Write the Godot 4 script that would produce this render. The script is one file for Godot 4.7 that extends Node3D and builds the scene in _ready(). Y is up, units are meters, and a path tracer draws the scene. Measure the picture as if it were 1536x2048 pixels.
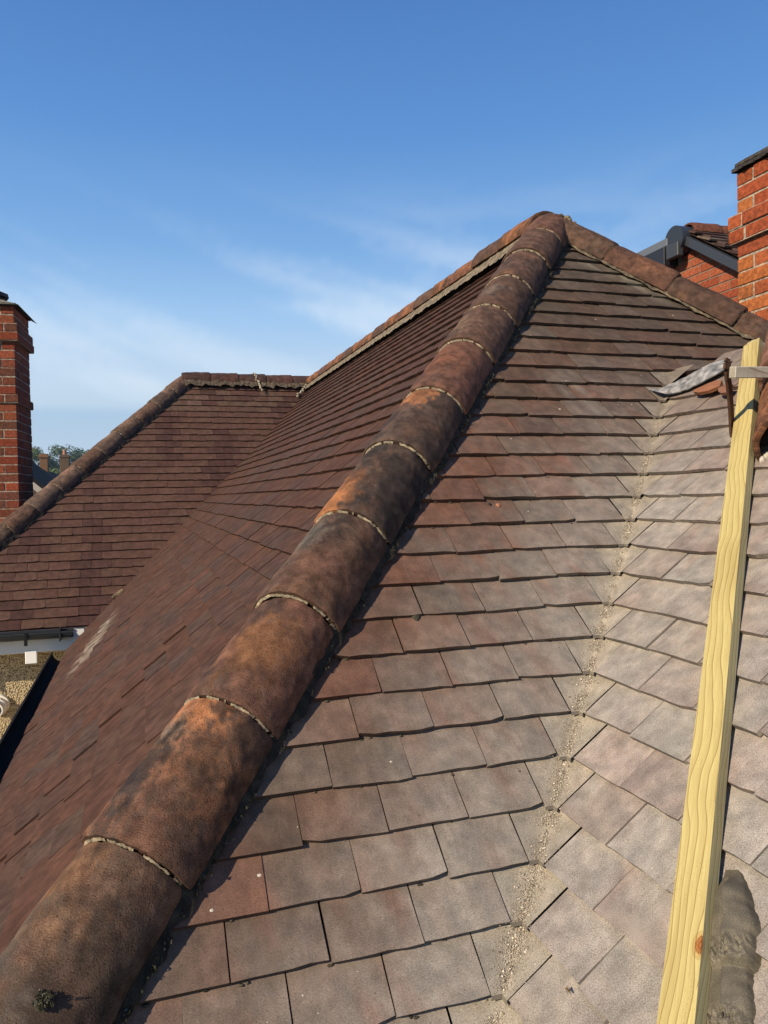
extends Node3D
# A tiled hip roof seen from just above it. Plan numbers are in metres from the camera: x right along the hip end,
# y up, z into the picture along the main ridge; v() turns them into Godot axes with the ground at y = 0.

const EYE := 6.5
const AL := 0.7695            # pitch of the main roof
const G := 0.0986             # gauge of the tile courses along the slope
const S0 := -0.0343
const TW := 0.165             # tile width
const TH := 0.0125            # tile thickness
const KV := 1.0585
var sa := sin(AL)
var ca := cos(AL)
var apex := Vector3(1.976, 1.312, 3.379)
var ref_p := Vector3(1.358, 1.186, 3.249)
var wing_p := Vector3(2.788, 1.186, 3.249)
var ga := 0.74114
var rng := RandomNumberGenerator.new()
var nz := FastNoiseLite.new()
var nf := FastNoiseLite.new()
var mats := {}

func _ready() -> void:
	rng.seed = 7
	nz.seed = 11; nz.frequency = 1.0; nz.fractal_octaves = 4
	nf.seed = 5; nf.frequency = 1.0; nf.fractal_octaves = 2
	build_camera_and_light()
	build_materials()
	build_setting()
	var house := thing("tiled_house", "large house with weathered brown clay tile hip roof filling the foreground", "house", v(0.3, -EYE, 4.0))
	build_front_slope(house)
	build_wing_slope(house)
	build_valley(house)
	build_left_slope(house)
	build_far_slope(house)
	build_hidden_slopes(house)
	build_hips(house)
	build_eaves(house)
	build_right_chimney()
	build_left_chimney()
	build_gable_house()
	build_far_houses()
	build_trees()
	build_loose_things()

# ---------------------------------------------------------------- camera, sky, sun
func build_camera_and_light() -> void:
	var cam := Camera3D.new()
	cam.name = "camera"
	var th := 0.0227
	var ps := 0.3096
	var ro := -0.0192
	var fwd := Vector3(sin(ps) * cos(th), -sin(th), -cos(ps) * cos(th))
	var right := Vector3(cos(ps), 0, sin(ps))
	var up := right.cross(fwd)
	var r2 := right * cos(ro) + up * sin(ro)
	var u2 := -right * sin(ro) + up * cos(ro)
	cam.transform = Transform3D(Basis(r2, u2, -fwd), v(0, 0, 0))
	cam.fov = rad_to_deg(2.0 * atan(1024.0 / 1519.6))
	cam.near = 0.02
	cam.far = 6000.0
	add_child(cam)
	cam.current = true
	var env := Environment.new()
	env.background_mode = Environment.BG_SKY
	env.tonemap_mode = Environment.TONE_MAPPER_LINEAR
	env.tonemap_exposure = 1.26
	env.sdfgi_enabled = true
	env.ssao_enabled = true
	env.ssil_enabled = true
	env.fog_enabled = true
	env.fog_density = 0.0005
	env.fog_light_color = Color(0.66, 0.76, 0.88)
	var sky := Sky.new()
	var pm := PanoramaSkyMaterial.new()
	pm.panorama = ImageTexture.create_from_image(sky_image())
	sky.sky_material = pm
	env.sky = sky
	var we := WorldEnvironment.new()
	we.name = "world_environment"
	we.environment = env
	add_child(we)
	var sun := DirectionalLight3D.new()
	sun.name = "sun"
	sun.light_energy = 1.6
	sun.light_color = Color(1.0, 0.93, 0.82)
	sun.light_angular_distance = 0.5
	sun.shadow_enabled = true
	var az := deg_to_rad(63.0)
	var el := deg_to_rad(30.0)
	var to := Vector3(-sin(az) * cos(el), sin(el), cos(az) * cos(el))
	sun.transform = Transform3D(Basis.looking_at(-to, Vector3.UP), Vector3(0, 30, 0))
	add_child(sun)

func sky_image() -> Image:
	var w := 1024
	var h := 512
	var cl := FastNoiseLite.new()
	cl.seed = 21; cl.frequency = 1.0; cl.fractal_octaves = 5; cl.fractal_gain = 0.55
	cl.domain_warp_enabled = true; cl.domain_warp_amplitude = 0.35; cl.domain_warp_frequency = 1.3
	var stops := [[-90.0, Color(0.30, 0.33, 0.36)], [0.0, Color(0.44, 0.52, 0.61)], [3.5, Color(0.40, 0.51, 0.63)], [6.1, Color(0.34, 0.475, 0.63)], [6.7, Color(0.43, 0.55, 0.67)], [8.5, Color(0.44, 0.565, 0.70)], [13.0, Color(0.285, 0.465, 0.70)], [18.0, Color(0.163, 0.335, 0.615)], [25.0, Color(0.094, 0.237, 0.525)], [34.0, Color(0.060, 0.166, 0.420)], [55.0, Color(0.035, 0.12, 0.36)], [90.0, Color(0.027, 0.095, 0.30)]]
	var data := PackedFloat32Array()
	data.resize(w * h * 3)
	var i := 0
	for y in h:
		var e := 90.0 - (y + 0.5) / h * 180.0
		var base := Color()
		for k in stops.size() - 1:
			if e >= stops[k][0] and e <= stops[k + 1][0]:
				var f: float = (e - stops[k][0]) / (stops[k + 1][0] - stops[k][0])
				base = stops[k][1].lerp(stops[k + 1][1], f * f * (3.0 - 2.0 * f) if k > 2 and k < 5 else f)
		var band := smoothstep(4.5, 8.5, e) * (1.0 - smoothstep(11.0, 24.0, e))
		for x in w:
			var c := base
			if band > 0.001:
				var a := (x + 0.5) / w * TAU
				var p := Vector3(cos(a) * 2.4, e * 0.26 + 1.7 * sin(a * 3.0), sin(a) * 2.4)
				var n := cl.get_noise_3dv(p) * 0.5 + 0.5
				var broad := nf.get_noise_2d(cos(a) * 0.9 + 3.1, sin(a) * 0.9) * 0.5 + 0.5
				var q := clampf((n - 0.44) * 3.4, 0.0, 1.0) * band * clampf(broad * 1.8 - 0.2, 0.15, 1.0)
				c = base.lerp(Color(0.64, 0.72, 0.80), q * 0.85)
			data[i] = c.r; data[i + 1] = c.g; data[i + 2] = c.b
			i += 3
	return Image.create_from_data(w, h, false, Image.FORMAT_RGBF, data.to_byte_array())

# ---------------------------------------------------------------- helpers
func v(x: float, y: float, z: float) -> Vector3:
	return Vector3(x, y + EYE, -z)

func vv(p: Vector3) -> Vector3:
	return Vector3(p.x, p.y + EYE, -p.z)

func dv(p: Vector3) -> Vector3:
	return Vector3(p.x, p.y, -p.z)

class MB:
	var p := PackedVector3Array()
	var n := PackedVector3Array()
	var c := PackedColorArray()
	var t := PackedVector2Array()
	var off := Vector3.ZERO
	func tri(a: Vector3, b: Vector3, d: Vector3, na: Vector3, nb: Vector3, nd: Vector3, ta: Vector2, tb: Vector2, td: Vector2, ka: Color, kb: Color, kd: Color) -> void:
		if (b - a).cross(d - a).dot(na + nb + nd) > 0.0:
			p.append_array([a - off, d - off, b - off]); n.append_array([na, nd, nb]); t.append_array([ta, td, tb]); c.append_array([ka, kd, kb])
		else:
			p.append_array([a - off, b - off, d - off]); n.append_array([na, nb, nd]); t.append_array([ta, tb, td]); c.append_array([ka, kb, kd])
	func flat(a: Vector3, b: Vector3, d: Vector3, out: Vector3, k: Color, ta := Vector2.ZERO, tb := Vector2.ZERO, td := Vector2.ZERO) -> void:
		var m := (b - a).cross(d - a).normalized()
		if m.dot(out) < 0.0: m = -m
		tri(a, b, d, m, m, m, ta, tb, td, k, k, k)
	func quad(a: Vector3, b: Vector3, d: Vector3, e: Vector3, out: Vector3, k: Color, uvo := Vector2.ZERO) -> void:
		var w := (b - a).length()
		var h := (e - a).length()
		flat(a, b, d, out, k, uvo, uvo + Vector2(w, 0), uvo + Vector2(w, h))
		flat(a, d, e, out, k, uvo, uvo + Vector2(w, h), uvo + Vector2(0, h))
	func box(o: Vector3, ax: Vector3, ay: Vector3, az: Vector3, k: Color, uvo := Vector2.ZERO) -> void:
		# o is the centre, ax ay az half extents
		for s: float in [-1.0, 1.0]:
			quad(o + ax * s - ay - az, o + ax * s + ay - az, o + ax * s + ay + az, o + ax * s - ay + az, ax * s, k, uvo)
			quad(o + ay * s - ax - az, o + ay * s + ax - az, o + ay * s + ax + az, o + ay * s - ax + az, ay * s, k, uvo)
			quad(o + az * s - ax - ay, o + az * s + ax - ay, o + az * s + ax + ay, o + az * s - ax + ay, az * s, k, uvo)
	func bevel_box(o: Vector3, ax: Vector3, ay: Vector3, az: Vector3, r: float, k: Color, uvo := Vector2.ZERO) -> void:
		var x := ax.normalized(); var y := ay.normalized(); var z := az.normalized()
		var X := ax - x * r; var Y := ay - y * r; var Z := az - z * r
		for s: float in [-1.0, 1.0]:
			quad(o + ax * s - Y - Z, o + ax * s + Y - Z, o + ax * s + Y + Z, o + ax * s - Y + Z, ax * s, k, uvo)
			quad(o + ay * s - X - Z, o + ay * s + X - Z, o + ay * s + X + Z, o + ay * s - X + Z, ay * s, k, uvo)
			quad(o + az * s - X - Y, o + az * s + X - Y, o + az * s + X + Y, o + az * s - X + Y, az * s, k, uvo)
			for q: float in [-1.0, 1.0]:
				quad(o + ax * s + Y * q - Z, o + ax * s + Y * q + Z, o + X * s + ay * q + Z, o + X * s + ay * q - Z, x * s + y * q, k, uvo)
				quad(o + ay * s + Z * q - X, o + ay * s + Z * q + X, o + Y * s + az * q + X, o + Y * s + az * q - X, y * s + z * q, k, uvo)
				quad(o + az * s + X * q - Y, o + az * s + X * q + Y, o + Z * s + ax * q + Y, o + Z * s + ax * q - Y, z * s + x * q, k, uvo)
				for u: float in [-1.0, 1.0]:
					flat(o + ax * s + Y * q + Z * u, o + X * s + ay * q + Z * u, o + X * s + Y * q + az * u, x * s + y * q + z * u, k)
	func grid(pts: Array, uvs: Array, cols: Array, nu: int, nv: int, out: Callable) -> void:
		# row-major nv rows of nu points, smooth normals
		var ns: Array[Vector3] = []
		for j in nv:
			for i in nu:
				var a: Vector3 = pts[j * nu + maxi(i - 1, 0)]
				var b: Vector3 = pts[j * nu + mini(i + 1, nu - 1)]
				var e: Vector3 = pts[maxi(j - 1, 0) * nu + i]
				var f: Vector3 = pts[mini(j + 1, nv - 1) * nu + i]
				var m := (b - a).cross(f - e).normalized()
				var o: Vector3 = out.call(pts[j * nu + i])
				if m.dot(o) < 0.0: m = -m
				ns.append(m)
		for j in nv - 1:
			for i in nu - 1:
				var q := [j * nu + i, j * nu + i + 1, (j + 1) * nu + i + 1, (j + 1) * nu + i]
				tri(pts[q[0]], pts[q[1]], pts[q[2]], ns[q[0]], ns[q[1]], ns[q[2]], uvs[q[0]], uvs[q[1]], uvs[q[2]], cols[q[0]], cols[q[1]], cols[q[2]])
				tri(pts[q[0]], pts[q[2]], pts[q[3]], ns[q[0]], ns[q[2]], ns[q[3]], uvs[q[0]], uvs[q[2]], uvs[q[3]], cols[q[0]], cols[q[2]], cols[q[3]])
	func mesh() -> ArrayMesh:
		var arr := []
		arr.resize(Mesh.ARRAY_MAX)
		arr[Mesh.ARRAY_VERTEX] = p; arr[Mesh.ARRAY_NORMAL] = n; arr[Mesh.ARRAY_COLOR] = c; arr[Mesh.ARRAY_TEX_UV] = t
		var m := ArrayMesh.new()
		m.add_surface_from_arrays(Mesh.PRIMITIVE_TRIANGLES, arr)
		return m

var used := {}
func numbered(called: String) -> String:
	if not used.has(called):
		used[called] = 0
		return called
	used[called] += 1
	return "%s_%03d" % [called, used[called]]

func thing(called: String, label: String, category: String, at: Vector3, group := "") -> Node3D:
	var o := Node3D.new()
	o.name = numbered(called)
	add_child(o)
	o.position = at
	tag(o, label, category, group)
	return o

func tag(o: Node, label: String, category: String, group := "") -> void:
	o.set_meta("label", label)
	o.set_meta("category", category)
	if group != "": o.set_meta("group", group)

var counts := {}
func put(called: String, mesh: Mesh, mat: Material, parent: Node3D, xf := Transform3D.IDENTITY) -> MeshInstance3D:
	var o := MeshInstance3D.new()
	var key := str(parent.get_instance_id()) + called
	counts[key] = counts.get(key, -1) + 1
	o.name = numbered(called) if parent == self else (called if counts[key] == 0 else "%s_%03d" % [called, counts[key]])
	o.mesh = mesh
	o.material_override = mat
	o.transform = xf
	parent.add_child(o, true)
	return o

func mb(parent: Node3D) -> MB:
	var m := MB.new()
	m.off = parent.position if parent != self else Vector3.ZERO
	return m

func gcol(r: float, g: float, b: float) -> Color:
	return Color(r, g, b)

func jit(c: Color, a: float) -> Color:
	var k := 1.0 + rng.randf_range(-a, a)
	return Color(c.r * k * (1.0 + rng.randf_range(-a, a) * 0.25), c.g * k, c.b * k * (1.0 + rng.randf_range(-a, a) * 0.25))

# ---------------------------------------------------------------- materials
func noise_img(w: int, h: int, freq: float, oct: int, sd: int, type := FastNoiseLite.TYPE_SIMPLEX_SMOOTH, stretch := 1.0) -> PackedByteArray:
	var n := FastNoiseLite.new()
	n.seed = sd; n.frequency = freq; n.fractal_octaves = oct; n.noise_type = type
	if oct <= 1: n.fractal_type = FastNoiseLite.FRACTAL_NONE
	var im: Image
	if stretch != 1.0:
		im = n.get_seamless_image(w, int(h / stretch))
		im.convert(Image.FORMAT_L8)
		im.resize(w, h, Image.INTERPOLATE_CUBIC)
	else:
		im = n.get_seamless_image(w, h)
		im.convert(Image.FORMAT_L8)
	return im.get_data()

func tex(im: Image) -> ImageTexture:
	return ImageTexture.create_from_image(im)

func clay_texture(sd: int, grain: float, blotch: float, streak: float, pits: float, flake := 0.0, specks := 0.0) -> Array:
	# a patch of one metre: grain, mottling, streaks down the slope, pits, hard edged flakes and pale specks
	var w := 1024
	var a := noise_img(w, w, 0.30, 2, sd)
	var b := noise_img(w, w, 0.014, 5, sd + 1)
	var s := noise_img(w, w, 0.10, 3, sd + 2, FastNoiseLite.TYPE_SIMPLEX_SMOOTH, 8.0)
	var p := noise_img(w, w, 0.07, 1, sd + 3, FastNoiseLite.TYPE_CELLULAR)
	var f := noise_img(w, w, 0.030, 6, sd + 4)
	var q := noise_img(w, w, 0.045, 1, sd + 5, FastNoiseLite.TYPE_CELLULAR)
	var out := PackedByteArray(); out.resize(w * w * 3)
	var bump := PackedByteArray(); bump.resize(w * w)
	for i in w * w:
		var pit := 0.0
		var pv := p[i]
		if pv < 22 and b[i] > 96: pit = pits * (22 - pv)
		var fl := 0.0
		if f[i] > 158: fl = minf((f[i] - 158) * 6.0, 60.0) * flake
		elif f[i] < 92: fl = -minf((92 - f[i]) * 6.0, 60.0) * flake
		var val := 200.0 + (a[i] - 128) * grain + (b[i] - 128) * blotch + (s[i] - 128) * streak - pit + fl
		if q[i] < 14 and f[i] > 120: val += specks * (14 - q[i])
		var warm := (b[i] - 128) * 0.08 * blotch - fl * 0.12
		out[i * 3] = clampi(int(val + warm), 0, 255)
		out[i * 3 + 1] = clampi(int(val), 0, 255)
		out[i * 3 + 2] = clampi(int(val - warm), 0, 255)
		bump[i] = clampi(int(128 + (a[i] - 128) * 0.30 + (f[i] - 128) * 0.10 - pit * 1.4 + fl * 0.5), 0, 255)
	var im := Image.create_from_data(w, w, false, Image.FORMAT_RGB8, out)
	var hm := Image.create_from_data(w, w, false, Image.FORMAT_L8, bump)
	hm.convert(Image.FORMAT_RGBA8)
	hm.bump_map_to_normal_map(3.0)
	return [tex(im), tex(hm)]

func std(key: String, maps: Array, rough: float, scale := 1.0, nscale := 1.0, spec := 0.4) -> StandardMaterial3D:
	var m := StandardMaterial3D.new()
	m.resource_name = key
	m.vertex_color_use_as_albedo = true
	m.roughness = rough
	m.metallic_specular = spec
	if maps.size() > 0:
		m.albedo_texture = maps[0]
		m.normal_enabled = true
		m.normal_texture = maps[1]
		m.normal_scale = nscale
		m.uv1_scale = Vector3(scale, scale, scale)
	mats[key] = m
	return m

func build_materials() -> void:
	var clay := clay_texture(100, 0.28, 0.20, 0.05, 2.4, 0.12, 4.0)
	var rough_clay := clay_texture(200, 0.46, 0.34, 0.0, 4.5, 0.32, 5.0)
	var coarse := clay_texture(300, 0.55, 0.5, 0.0, 4.0, 0.3, 0.0)
	std("tile", clay, 0.88, 1.0, 0.6, 0.25)
	std("tile_left", clay_texture(140, 0.22, 0.24, 0.24, 1.2, 0.1, 4.0), 0.85, 1.0, 0.5, 0.2)
	std("hip", rough_clay, 0.85, 1.0, 0.9, 0.3)
	std("mortar", coarse, 0.95, 1.6, 2.2)
	std("brick", clay_texture(520, 0.40, 0.30, 0.0, 3.0, 0.25, 3.0), 0.9, 2.0, 0.8, 0.25)
	std("plain", [], 0.6)
	std("gloss", [], 0.35)
	std("moss", [], 0.95)
	var wet := std("wet_mortar", clay_texture(620, 0.5, 0.2, 0.0, 3.0, 0.0, 0.0), 0.55, 2.0, 0.5, 0.5)
	wet.metallic_specular = 0.35
	var lead := std("lead", clay_texture(420, 0.16, 0.5, 0.0, 0.6, 0.2, 0.0), 0.5, 1.0, 1.0, 0.5)
	lead.metallic = 0.3
	std("wood", wood_texture(), 0.7, 1.0, 0.6)
	std("old_wood", [wood_texture(900)[0], wood_texture(900)[1]], 0.85, 1.0, 1.0)
	std("dash", dash_texture(), 0.95, 1.0, 1.2)
	var leaf := std("leaf", [], 0.8)
	leaf.backlight_enabled = true
	leaf.backlight = Color(0.2, 0.25, 0.08)
	leaf.cull_mode = BaseMaterial3D.CULL_DISABLED

func wood_texture(sd := 500) -> Array:
	# u across (0.1 m), v along (2.4 m), wavy growth lines and a knot
	var w := 256
	var h := 2048
	var n := FastNoiseLite.new(); n.seed = sd; n.frequency = 1.0; n.fractal_octaves = 2
	var out := PackedByteArray(); out.resize(w * h * 3)
	var bump := PackedByteArray(); bump.resize(w * h)
	var i := 0
	for y in h:
		var m := y / float(h) * 2.4
		var drift := n.get_noise_1d(m * 2.0) * 0.020 + n.get_noise_1d(m * 6.0 + 40.0) * 0.004
		for x in w:
			var u := x / float(w) * 0.1
			var kd := Vector2((u - 0.0535) / 0.011, (m - 2.035) / 0.017)
			var kr := kd.length()
			var bend := 0.012 * exp(-kr * kr * 0.16) * signf(kd.x + 0.001)
			var ring := (u + drift - bend + n.get_noise_2d(u * 10.0, m * 1.6) * 0.009) / 0.0145
			var fr := ring - floorf(ring)
			var line := smoothstep(0.84, 0.93, fr) * (1.0 - smoothstep(0.95, 1.0, fr)) * (0.62 + 0.38 * n.get_noise_2d(floorf(ring) * 3.3, 1.0))
			var body := fr * 0.10
			var fibre := n.get_noise_2d(u * 900.0, m * 16.0) * 0.06 + n.get_noise_2d(u * 300.0, m * 5.0) * 0.04
			var fleck := smoothstep(0.50, 0.65, n.get_noise_2d(u * 520.0 + 9.0, m * 260.0)) * smoothstep(0.0, 0.5, n.get_noise_2d(u * 20.0, m * 6.0 + 7.0) + 0.2) * 0.25
			var stain := smoothstep(0.1, 0.7, n.get_noise_2d(u * 12.0 + 3.0, m * 2.0 + 90.0)) * 0.07
			var dark := line * 0.26 + body + fleck - fibre + stain
			var r := 1.0 - dark * 0.85
			var g := 1.0 - dark * 1.05
			var b := 1.0 - dark * 1.25
			if kr < 1.0:
				var rr := 0.86 + 0.10 * sin(kr * 16.0)
				var kk := smoothstep(0.55, 1.0, kr + n.get_noise_2d(u * 400.0, m * 300.0) * 0.3)
				r *= lerpf(rr * 0.90, 1.0, kk); g *= lerpf(0.64 * rr, 0.95, kk); b *= lerpf(0.50 * rr, 0.92, kk)
			elif kr < 1.25:
				r *= 0.93; g *= 0.90; b *= 0.86
			out[i * 3] = clampi(int(r * 232), 0, 255); out[i * 3 + 1] = clampi(int(g * 232), 0, 255); out[i * 3 + 2] = clampi(int(b * 232), 0, 255)
			bump[i] = clampi(int(128 - line * 14 + fibre * 120 - fleck * 60), 0, 255)
			i += 1
	var hm := Image.create_from_data(w, h, false, Image.FORMAT_L8, bump)
	hm.convert(Image.FORMAT_RGBA8)
	hm.bump_map_to_normal_map(2.0)
	return [tex(Image.create_from_data(w, h, false, Image.FORMAT_RGB8, out)), tex(hm)]

func dash_texture() -> Array:
	var w := 1024
	var p := noise_img(w, w, 0.075, 1, 71, FastNoiseLite.TYPE_CELLULAR)
	var a := noise_img(w, w, 0.02, 3, 72)
	var b := noise_img(w, w, 0.11, 2, 73)
	var out := PackedByteArray(); out.resize(w * w * 3)
	var bump := PackedByteArray(); bump.resize(w * w)
	for i in w * w:
		var val := 262.0 - p[i] * 0.62 + (a[i] - 128) * 0.3 + (b[i] - 128) * 0.55
		out[i * 3] = clampi(int(val), 0, 255); out[i * 3 + 1] = clampi(int(val * 0.93), 0, 255); out[i * 3 + 2] = clampi(int(val * 0.78), 0, 255)
		bump[i] = 255 - p[i]
	var hm := Image.create_from_data(w, w, false, Image.FORMAT_L8, bump)
	hm.convert(Image.FORMAT_RGBA8)
	hm.bump_map_to_normal_map(6.0)
	return [tex(Image.create_from_data(w, w, false, Image.FORMAT_RGB8, out)), tex(hm)]

# ---------------------------------------------------------------- setting
func ground_height(x: float, z: float) -> float:
	return 11.8 * smoothstep(55.0, 170.0, z) * (0.85 + 0.3 * nf.get_noise_2d(x * 0.012, z * 0.012)) + 0.4 * nf.get_noise_2d(x * 0.05, z * 0.05)

func build_setting() -> void:
	var m := mb(self)
	m.quad(v(-1500, -EYE - 0.5, -1500), v(1500, -EYE - 0.5, -1500), v(1500, -EYE - 0.5, 1500), v(-1500, -EYE - 0.5, 1500), Vector3.UP, gcol(0.06, 0.08, 0.035))
	var g := put("ground", m.mesh(), mats.plain, self)
	g.set_meta("kind", "structure")
	g.set_meta("label", "level ground far below the roofs")
	m = mb(self)
	var pts := []; var uvs := []; var cols := []
	var nx := 60; var nzz := 40
	for j in nzz:
		for i in nx:
			var x := lerpf(-220.0, 160.0, i / float(nx - 1))
			var z := lerpf(18.0, 260.0, j / float(nzz - 1))
			pts.append(v(x, ground_height(x, z) - EYE, z)); uvs.append(Vector2(x, z))
			cols.append(jit(gcol(0.055, 0.085, 0.03), 0.25))
	m.grid(pts, uvs, cols, nx, nzz, func(_q): return Vector3.UP)
	var h := put("hill", m.mesh(), mats.plain, self)
	h.set_meta("kind", "structure")
	h.set_meta("label", "low green hillside rising beyond the far houses")

# ---------------------------------------------------------------- roof slopes
# a slope: origin o, U along the courses, D down the slope, N out of it (all Godot axes); (u, s, w) are metres in that frame
func slope(o: Vector3, U: Vector3, pitch_dir: Vector3, pitch: float) -> Dictionary:
	var D := (pitch_dir * cos(pitch) + Vector3.DOWN * sin(pitch)).normalized()
	return {"o": o, "U": U, "D": D, "N": D.cross(U).normalized()}

func sp(S: Dictionary, u: float, s: float, w := 0.0) -> Vector3:
	return S.o + S.U * u + S.D * s + S.N * w

func top_w(z: float) -> float:          # height of a tile's top at z metres from its tail (z <= 0 is up the slope)
	return TH + z * TH / G

# one tile in its own frame: x across, y out, z down the slope, tail at z = 0
func tile_mesh(w: float, hw: float, col: Callable, spoil := 1.0) -> ArrayMesh:
	var m := MB.new()
	var uvo := Vector2(rng.randf(), rng.randf())
	var camber := rng.randf_range(0.0004, 0.0022)
	var twist := rng.randf_range(-0.0016, 0.0016) * spoil
	var lift := rng.randf_range(0.0, 0.0018) * spoil
	var skew := rng.randf_range(-0.0018, 0.0018) * spoil
	var hl := 0.165
	var zs := [-hl, -hl * 0.45, 0.0]
	var pts := []; var uvs := []; var cols := []
	var nx := 6
	for j in 3:
		for i in nx:
			var f := i / float(nx - 1)
			var x := lerpf(-hw, hw, f)
			var z: float = zs[j]
			if j == 2: z += rng.randf_range(-0.0013, 0.0013) * spoil + skew * (f - 0.5) * 2.0
			if (i == 0 or i == nx - 1) and j > 0: x += rng.randf_range(-0.0010, 0.0006) * signf(x) * spoil
			if j == 2 and (i == 0 or i == nx - 1) and rng.randf() < 0.22 * spoil: z -= rng.randf_range(0.002, 0.008)
			var y := top_w(zs[j]) + camber * (1.0 - pow(2.0 * f - 1.0, 2.0)) - camber * 0.6 * pow(j / 2.0, 2.0) + (twist * (f - 0.5) * 2.0 + lift) * (j / 2.0)
			pts.append(Vector3(x, y, z)); uvs.append(uvo + Vector2(x, z)); cols.append(col.call(x, z))
	m.grid(pts, uvs, cols, nx, 3, func(_q): return Vector3.UP)
	var th := TH * rng.randf_range(0.85, 1.1)
	var down := Vector3(0, -th, -0.001)
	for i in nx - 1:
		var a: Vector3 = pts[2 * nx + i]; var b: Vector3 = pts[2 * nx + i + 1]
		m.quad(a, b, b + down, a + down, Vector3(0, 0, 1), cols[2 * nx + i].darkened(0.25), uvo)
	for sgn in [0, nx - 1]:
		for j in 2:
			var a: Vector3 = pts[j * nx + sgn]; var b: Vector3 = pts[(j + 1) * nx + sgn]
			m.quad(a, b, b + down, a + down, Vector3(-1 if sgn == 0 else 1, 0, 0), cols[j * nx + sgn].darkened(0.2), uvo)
	return m.mesh()

func clip_poly(poly: PackedVector2Array, n: Vector2, d: float) -> PackedVector2Array:   # keeps n.p >= d
	var out := PackedVector2Array()
	for i in poly.size():
		var a := poly[i]; var b := poly[(i + 1) % poly.size()]
		var fa := n.dot(a) - d; var fb := n.dot(b) - d
		if fa >= 0.0: out.append(a)
		if (fa >= 0.0) != (fb >= 0.0): out.append(a.lerp(b, fa / (fa - fb)))
	return out

func cut_tile_mesh(poly: PackedVector2Array, col: Callable) -> ArrayMesh:
	var m := MB.new()
	var uvo := Vector2(rng.randf(), rng.randf())
	var pts: Array[Vector3] = []
	for q in poly: pts.append(Vector3(q.x, top_w(q.y), q.y))
	var k: Color = col.call(poly[0].x, poly[0].y)
	for i in range(1, pts.size() - 1):
		m.tri(pts[0], pts[i], pts[i + 1], Vector3.UP, Vector3.UP, Vector3.UP, uvo + poly[0], uvo + poly[i], uvo + poly[i + 1], k, col.call(poly[i].x, poly[i].y), col.call(poly[i + 1].x, poly[i + 1].y))
	var mid := Vector3.ZERO
	for q in pts: mid += q / pts.size()
	for i in pts.size():
		var a := pts[i]; var b := pts[(i + 1) % pts.size()]
		var out := (b - a).cross(Vector3.UP)
		if out.dot((a + b) * 0.5 - mid) < 0.0: out = -out
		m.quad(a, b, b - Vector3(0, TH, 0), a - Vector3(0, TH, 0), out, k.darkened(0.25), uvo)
	return m.mesh()

func cam_size(p: Vector3) -> float:
	return 1.0 / maxf(0.2, p.distance_to(Vector3(0, EYE, 0)))

# lays a list of tiles {u, s, w, cuts, col, lift} on a slope; the nearest 300 one by one, the rest joined
func lay(part: MeshInstance3D, S: Dictionary, list: Array, mat: Material, pool: Array, limit := 300) -> void:
	list.sort_custom(func(a, b): return cam_size(sp(S, a.u, a.s)) > cam_size(sp(S, b.u, b.s)))
	var rest := SurfaceTool.new()
	var any := false
	var origin: Vector3 = part.get_parent().position
	for i in list.size():
		var t: Dictionary = list[i]
		var mesh: ArrayMesh
		if t.has("poly"): mesh = cut_tile_mesh(t.poly, t.col)
		elif pool.size() > 0 and not t.has("own"): mesh = pool[(t.tone * 8 + rng.randi_range(0, 7)) % pool.size()]
		else: mesh = tile_mesh(TW, t.w * 0.5 - 0.0006 - (rng.randf_range(0.0006, 0.0022) if rng.randf() < 0.45 else 0.0), t.col)
		var b := Basis(S.U, S.N, S.D)
		b = Basis(S.N, rng.randf_range(-0.011, 0.011) * (0.5 if pool.size() > 0 else 1.0)) * Basis(S.U, rng.randf_range(-0.006, 0.004)) * Basis(S.D, rng.randf_range(-0.006, 0.006) * (0.3 if pool.size() > 0 else 1.0) + t.get("roll", 0.0)) * b
		var xf := Transform3D(b, sp(S, t.u, t.s + rng.randf_range(-0.0028, 0.0028), t.get("lift", 0.0)) - origin)
		if i < limit:
			put("roof_tile", mesh, mat, part, xf)
		else:
			rest.append_from(mesh, 0, xf)
			any = true
	if any:
		var o := put("roof_tiles", rest.commit(), mat, part)
		o.set_meta("kind", "stuff")

# cuts is a list of [n.x, n.y, d] half planes in (u, s)
func add_tile(list: Array, u: float, s: float, w: float, cuts: Array, t: Dictionary) -> void:
	var hl := 0.165
	var poly := PackedVector2Array([Vector2(u - w * 0.5 + 0.0006, s - hl), Vector2(u + w * 0.5 - 0.0006, s - hl), Vector2(u + w * 0.5 - 0.0006, s), Vector2(u - w * 0.5 + 0.0006, s)])
	var cut := false
	for c in cuts:
		var n := Vector2(c[0], c[1])
		var inside := 0
		for q in poly: inside += 1 if n.dot(q) >= c[2] else 0
		if inside == poly.size(): continue
		cut = true
		poly = clip_poly(poly, n, c[2])
		if poly.size() < 3: return
	if cut:
		var loc := PackedVector2Array()
		var top := -1e9; var low := 1e9
		for q in poly:
			loc.append(q - Vector2(u, s)); top = maxf(top, q.x); low = minf(low, q.x)
		if top - low < 0.012: return
		t["poly"] = loc
	t["u"] = u; t["s"] = s; t["w"] = w
	list.append(t)

func under(house: Node3D, called: String, S: Dictionary, quad_us: Array, label := "") -> MeshInstance3D:
	var m := mb(house)
	var q := []
	for us in quad_us: q.append(sp(S, us[0], us[1], -0.022))
	m.quad(q[0], q[1], q[2], q[3], S.N, gcol(0.03, 0.025, 0.02))
	var o := put(called, m.mesh(), mats.plain, house)
	if label != "": o.set_meta("label", label)
	return o

func mixc(a: Color, b: Color, f: float) -> Color:
	return a.lerp(b, clampf(f, 0.0, 1.0))

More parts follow.
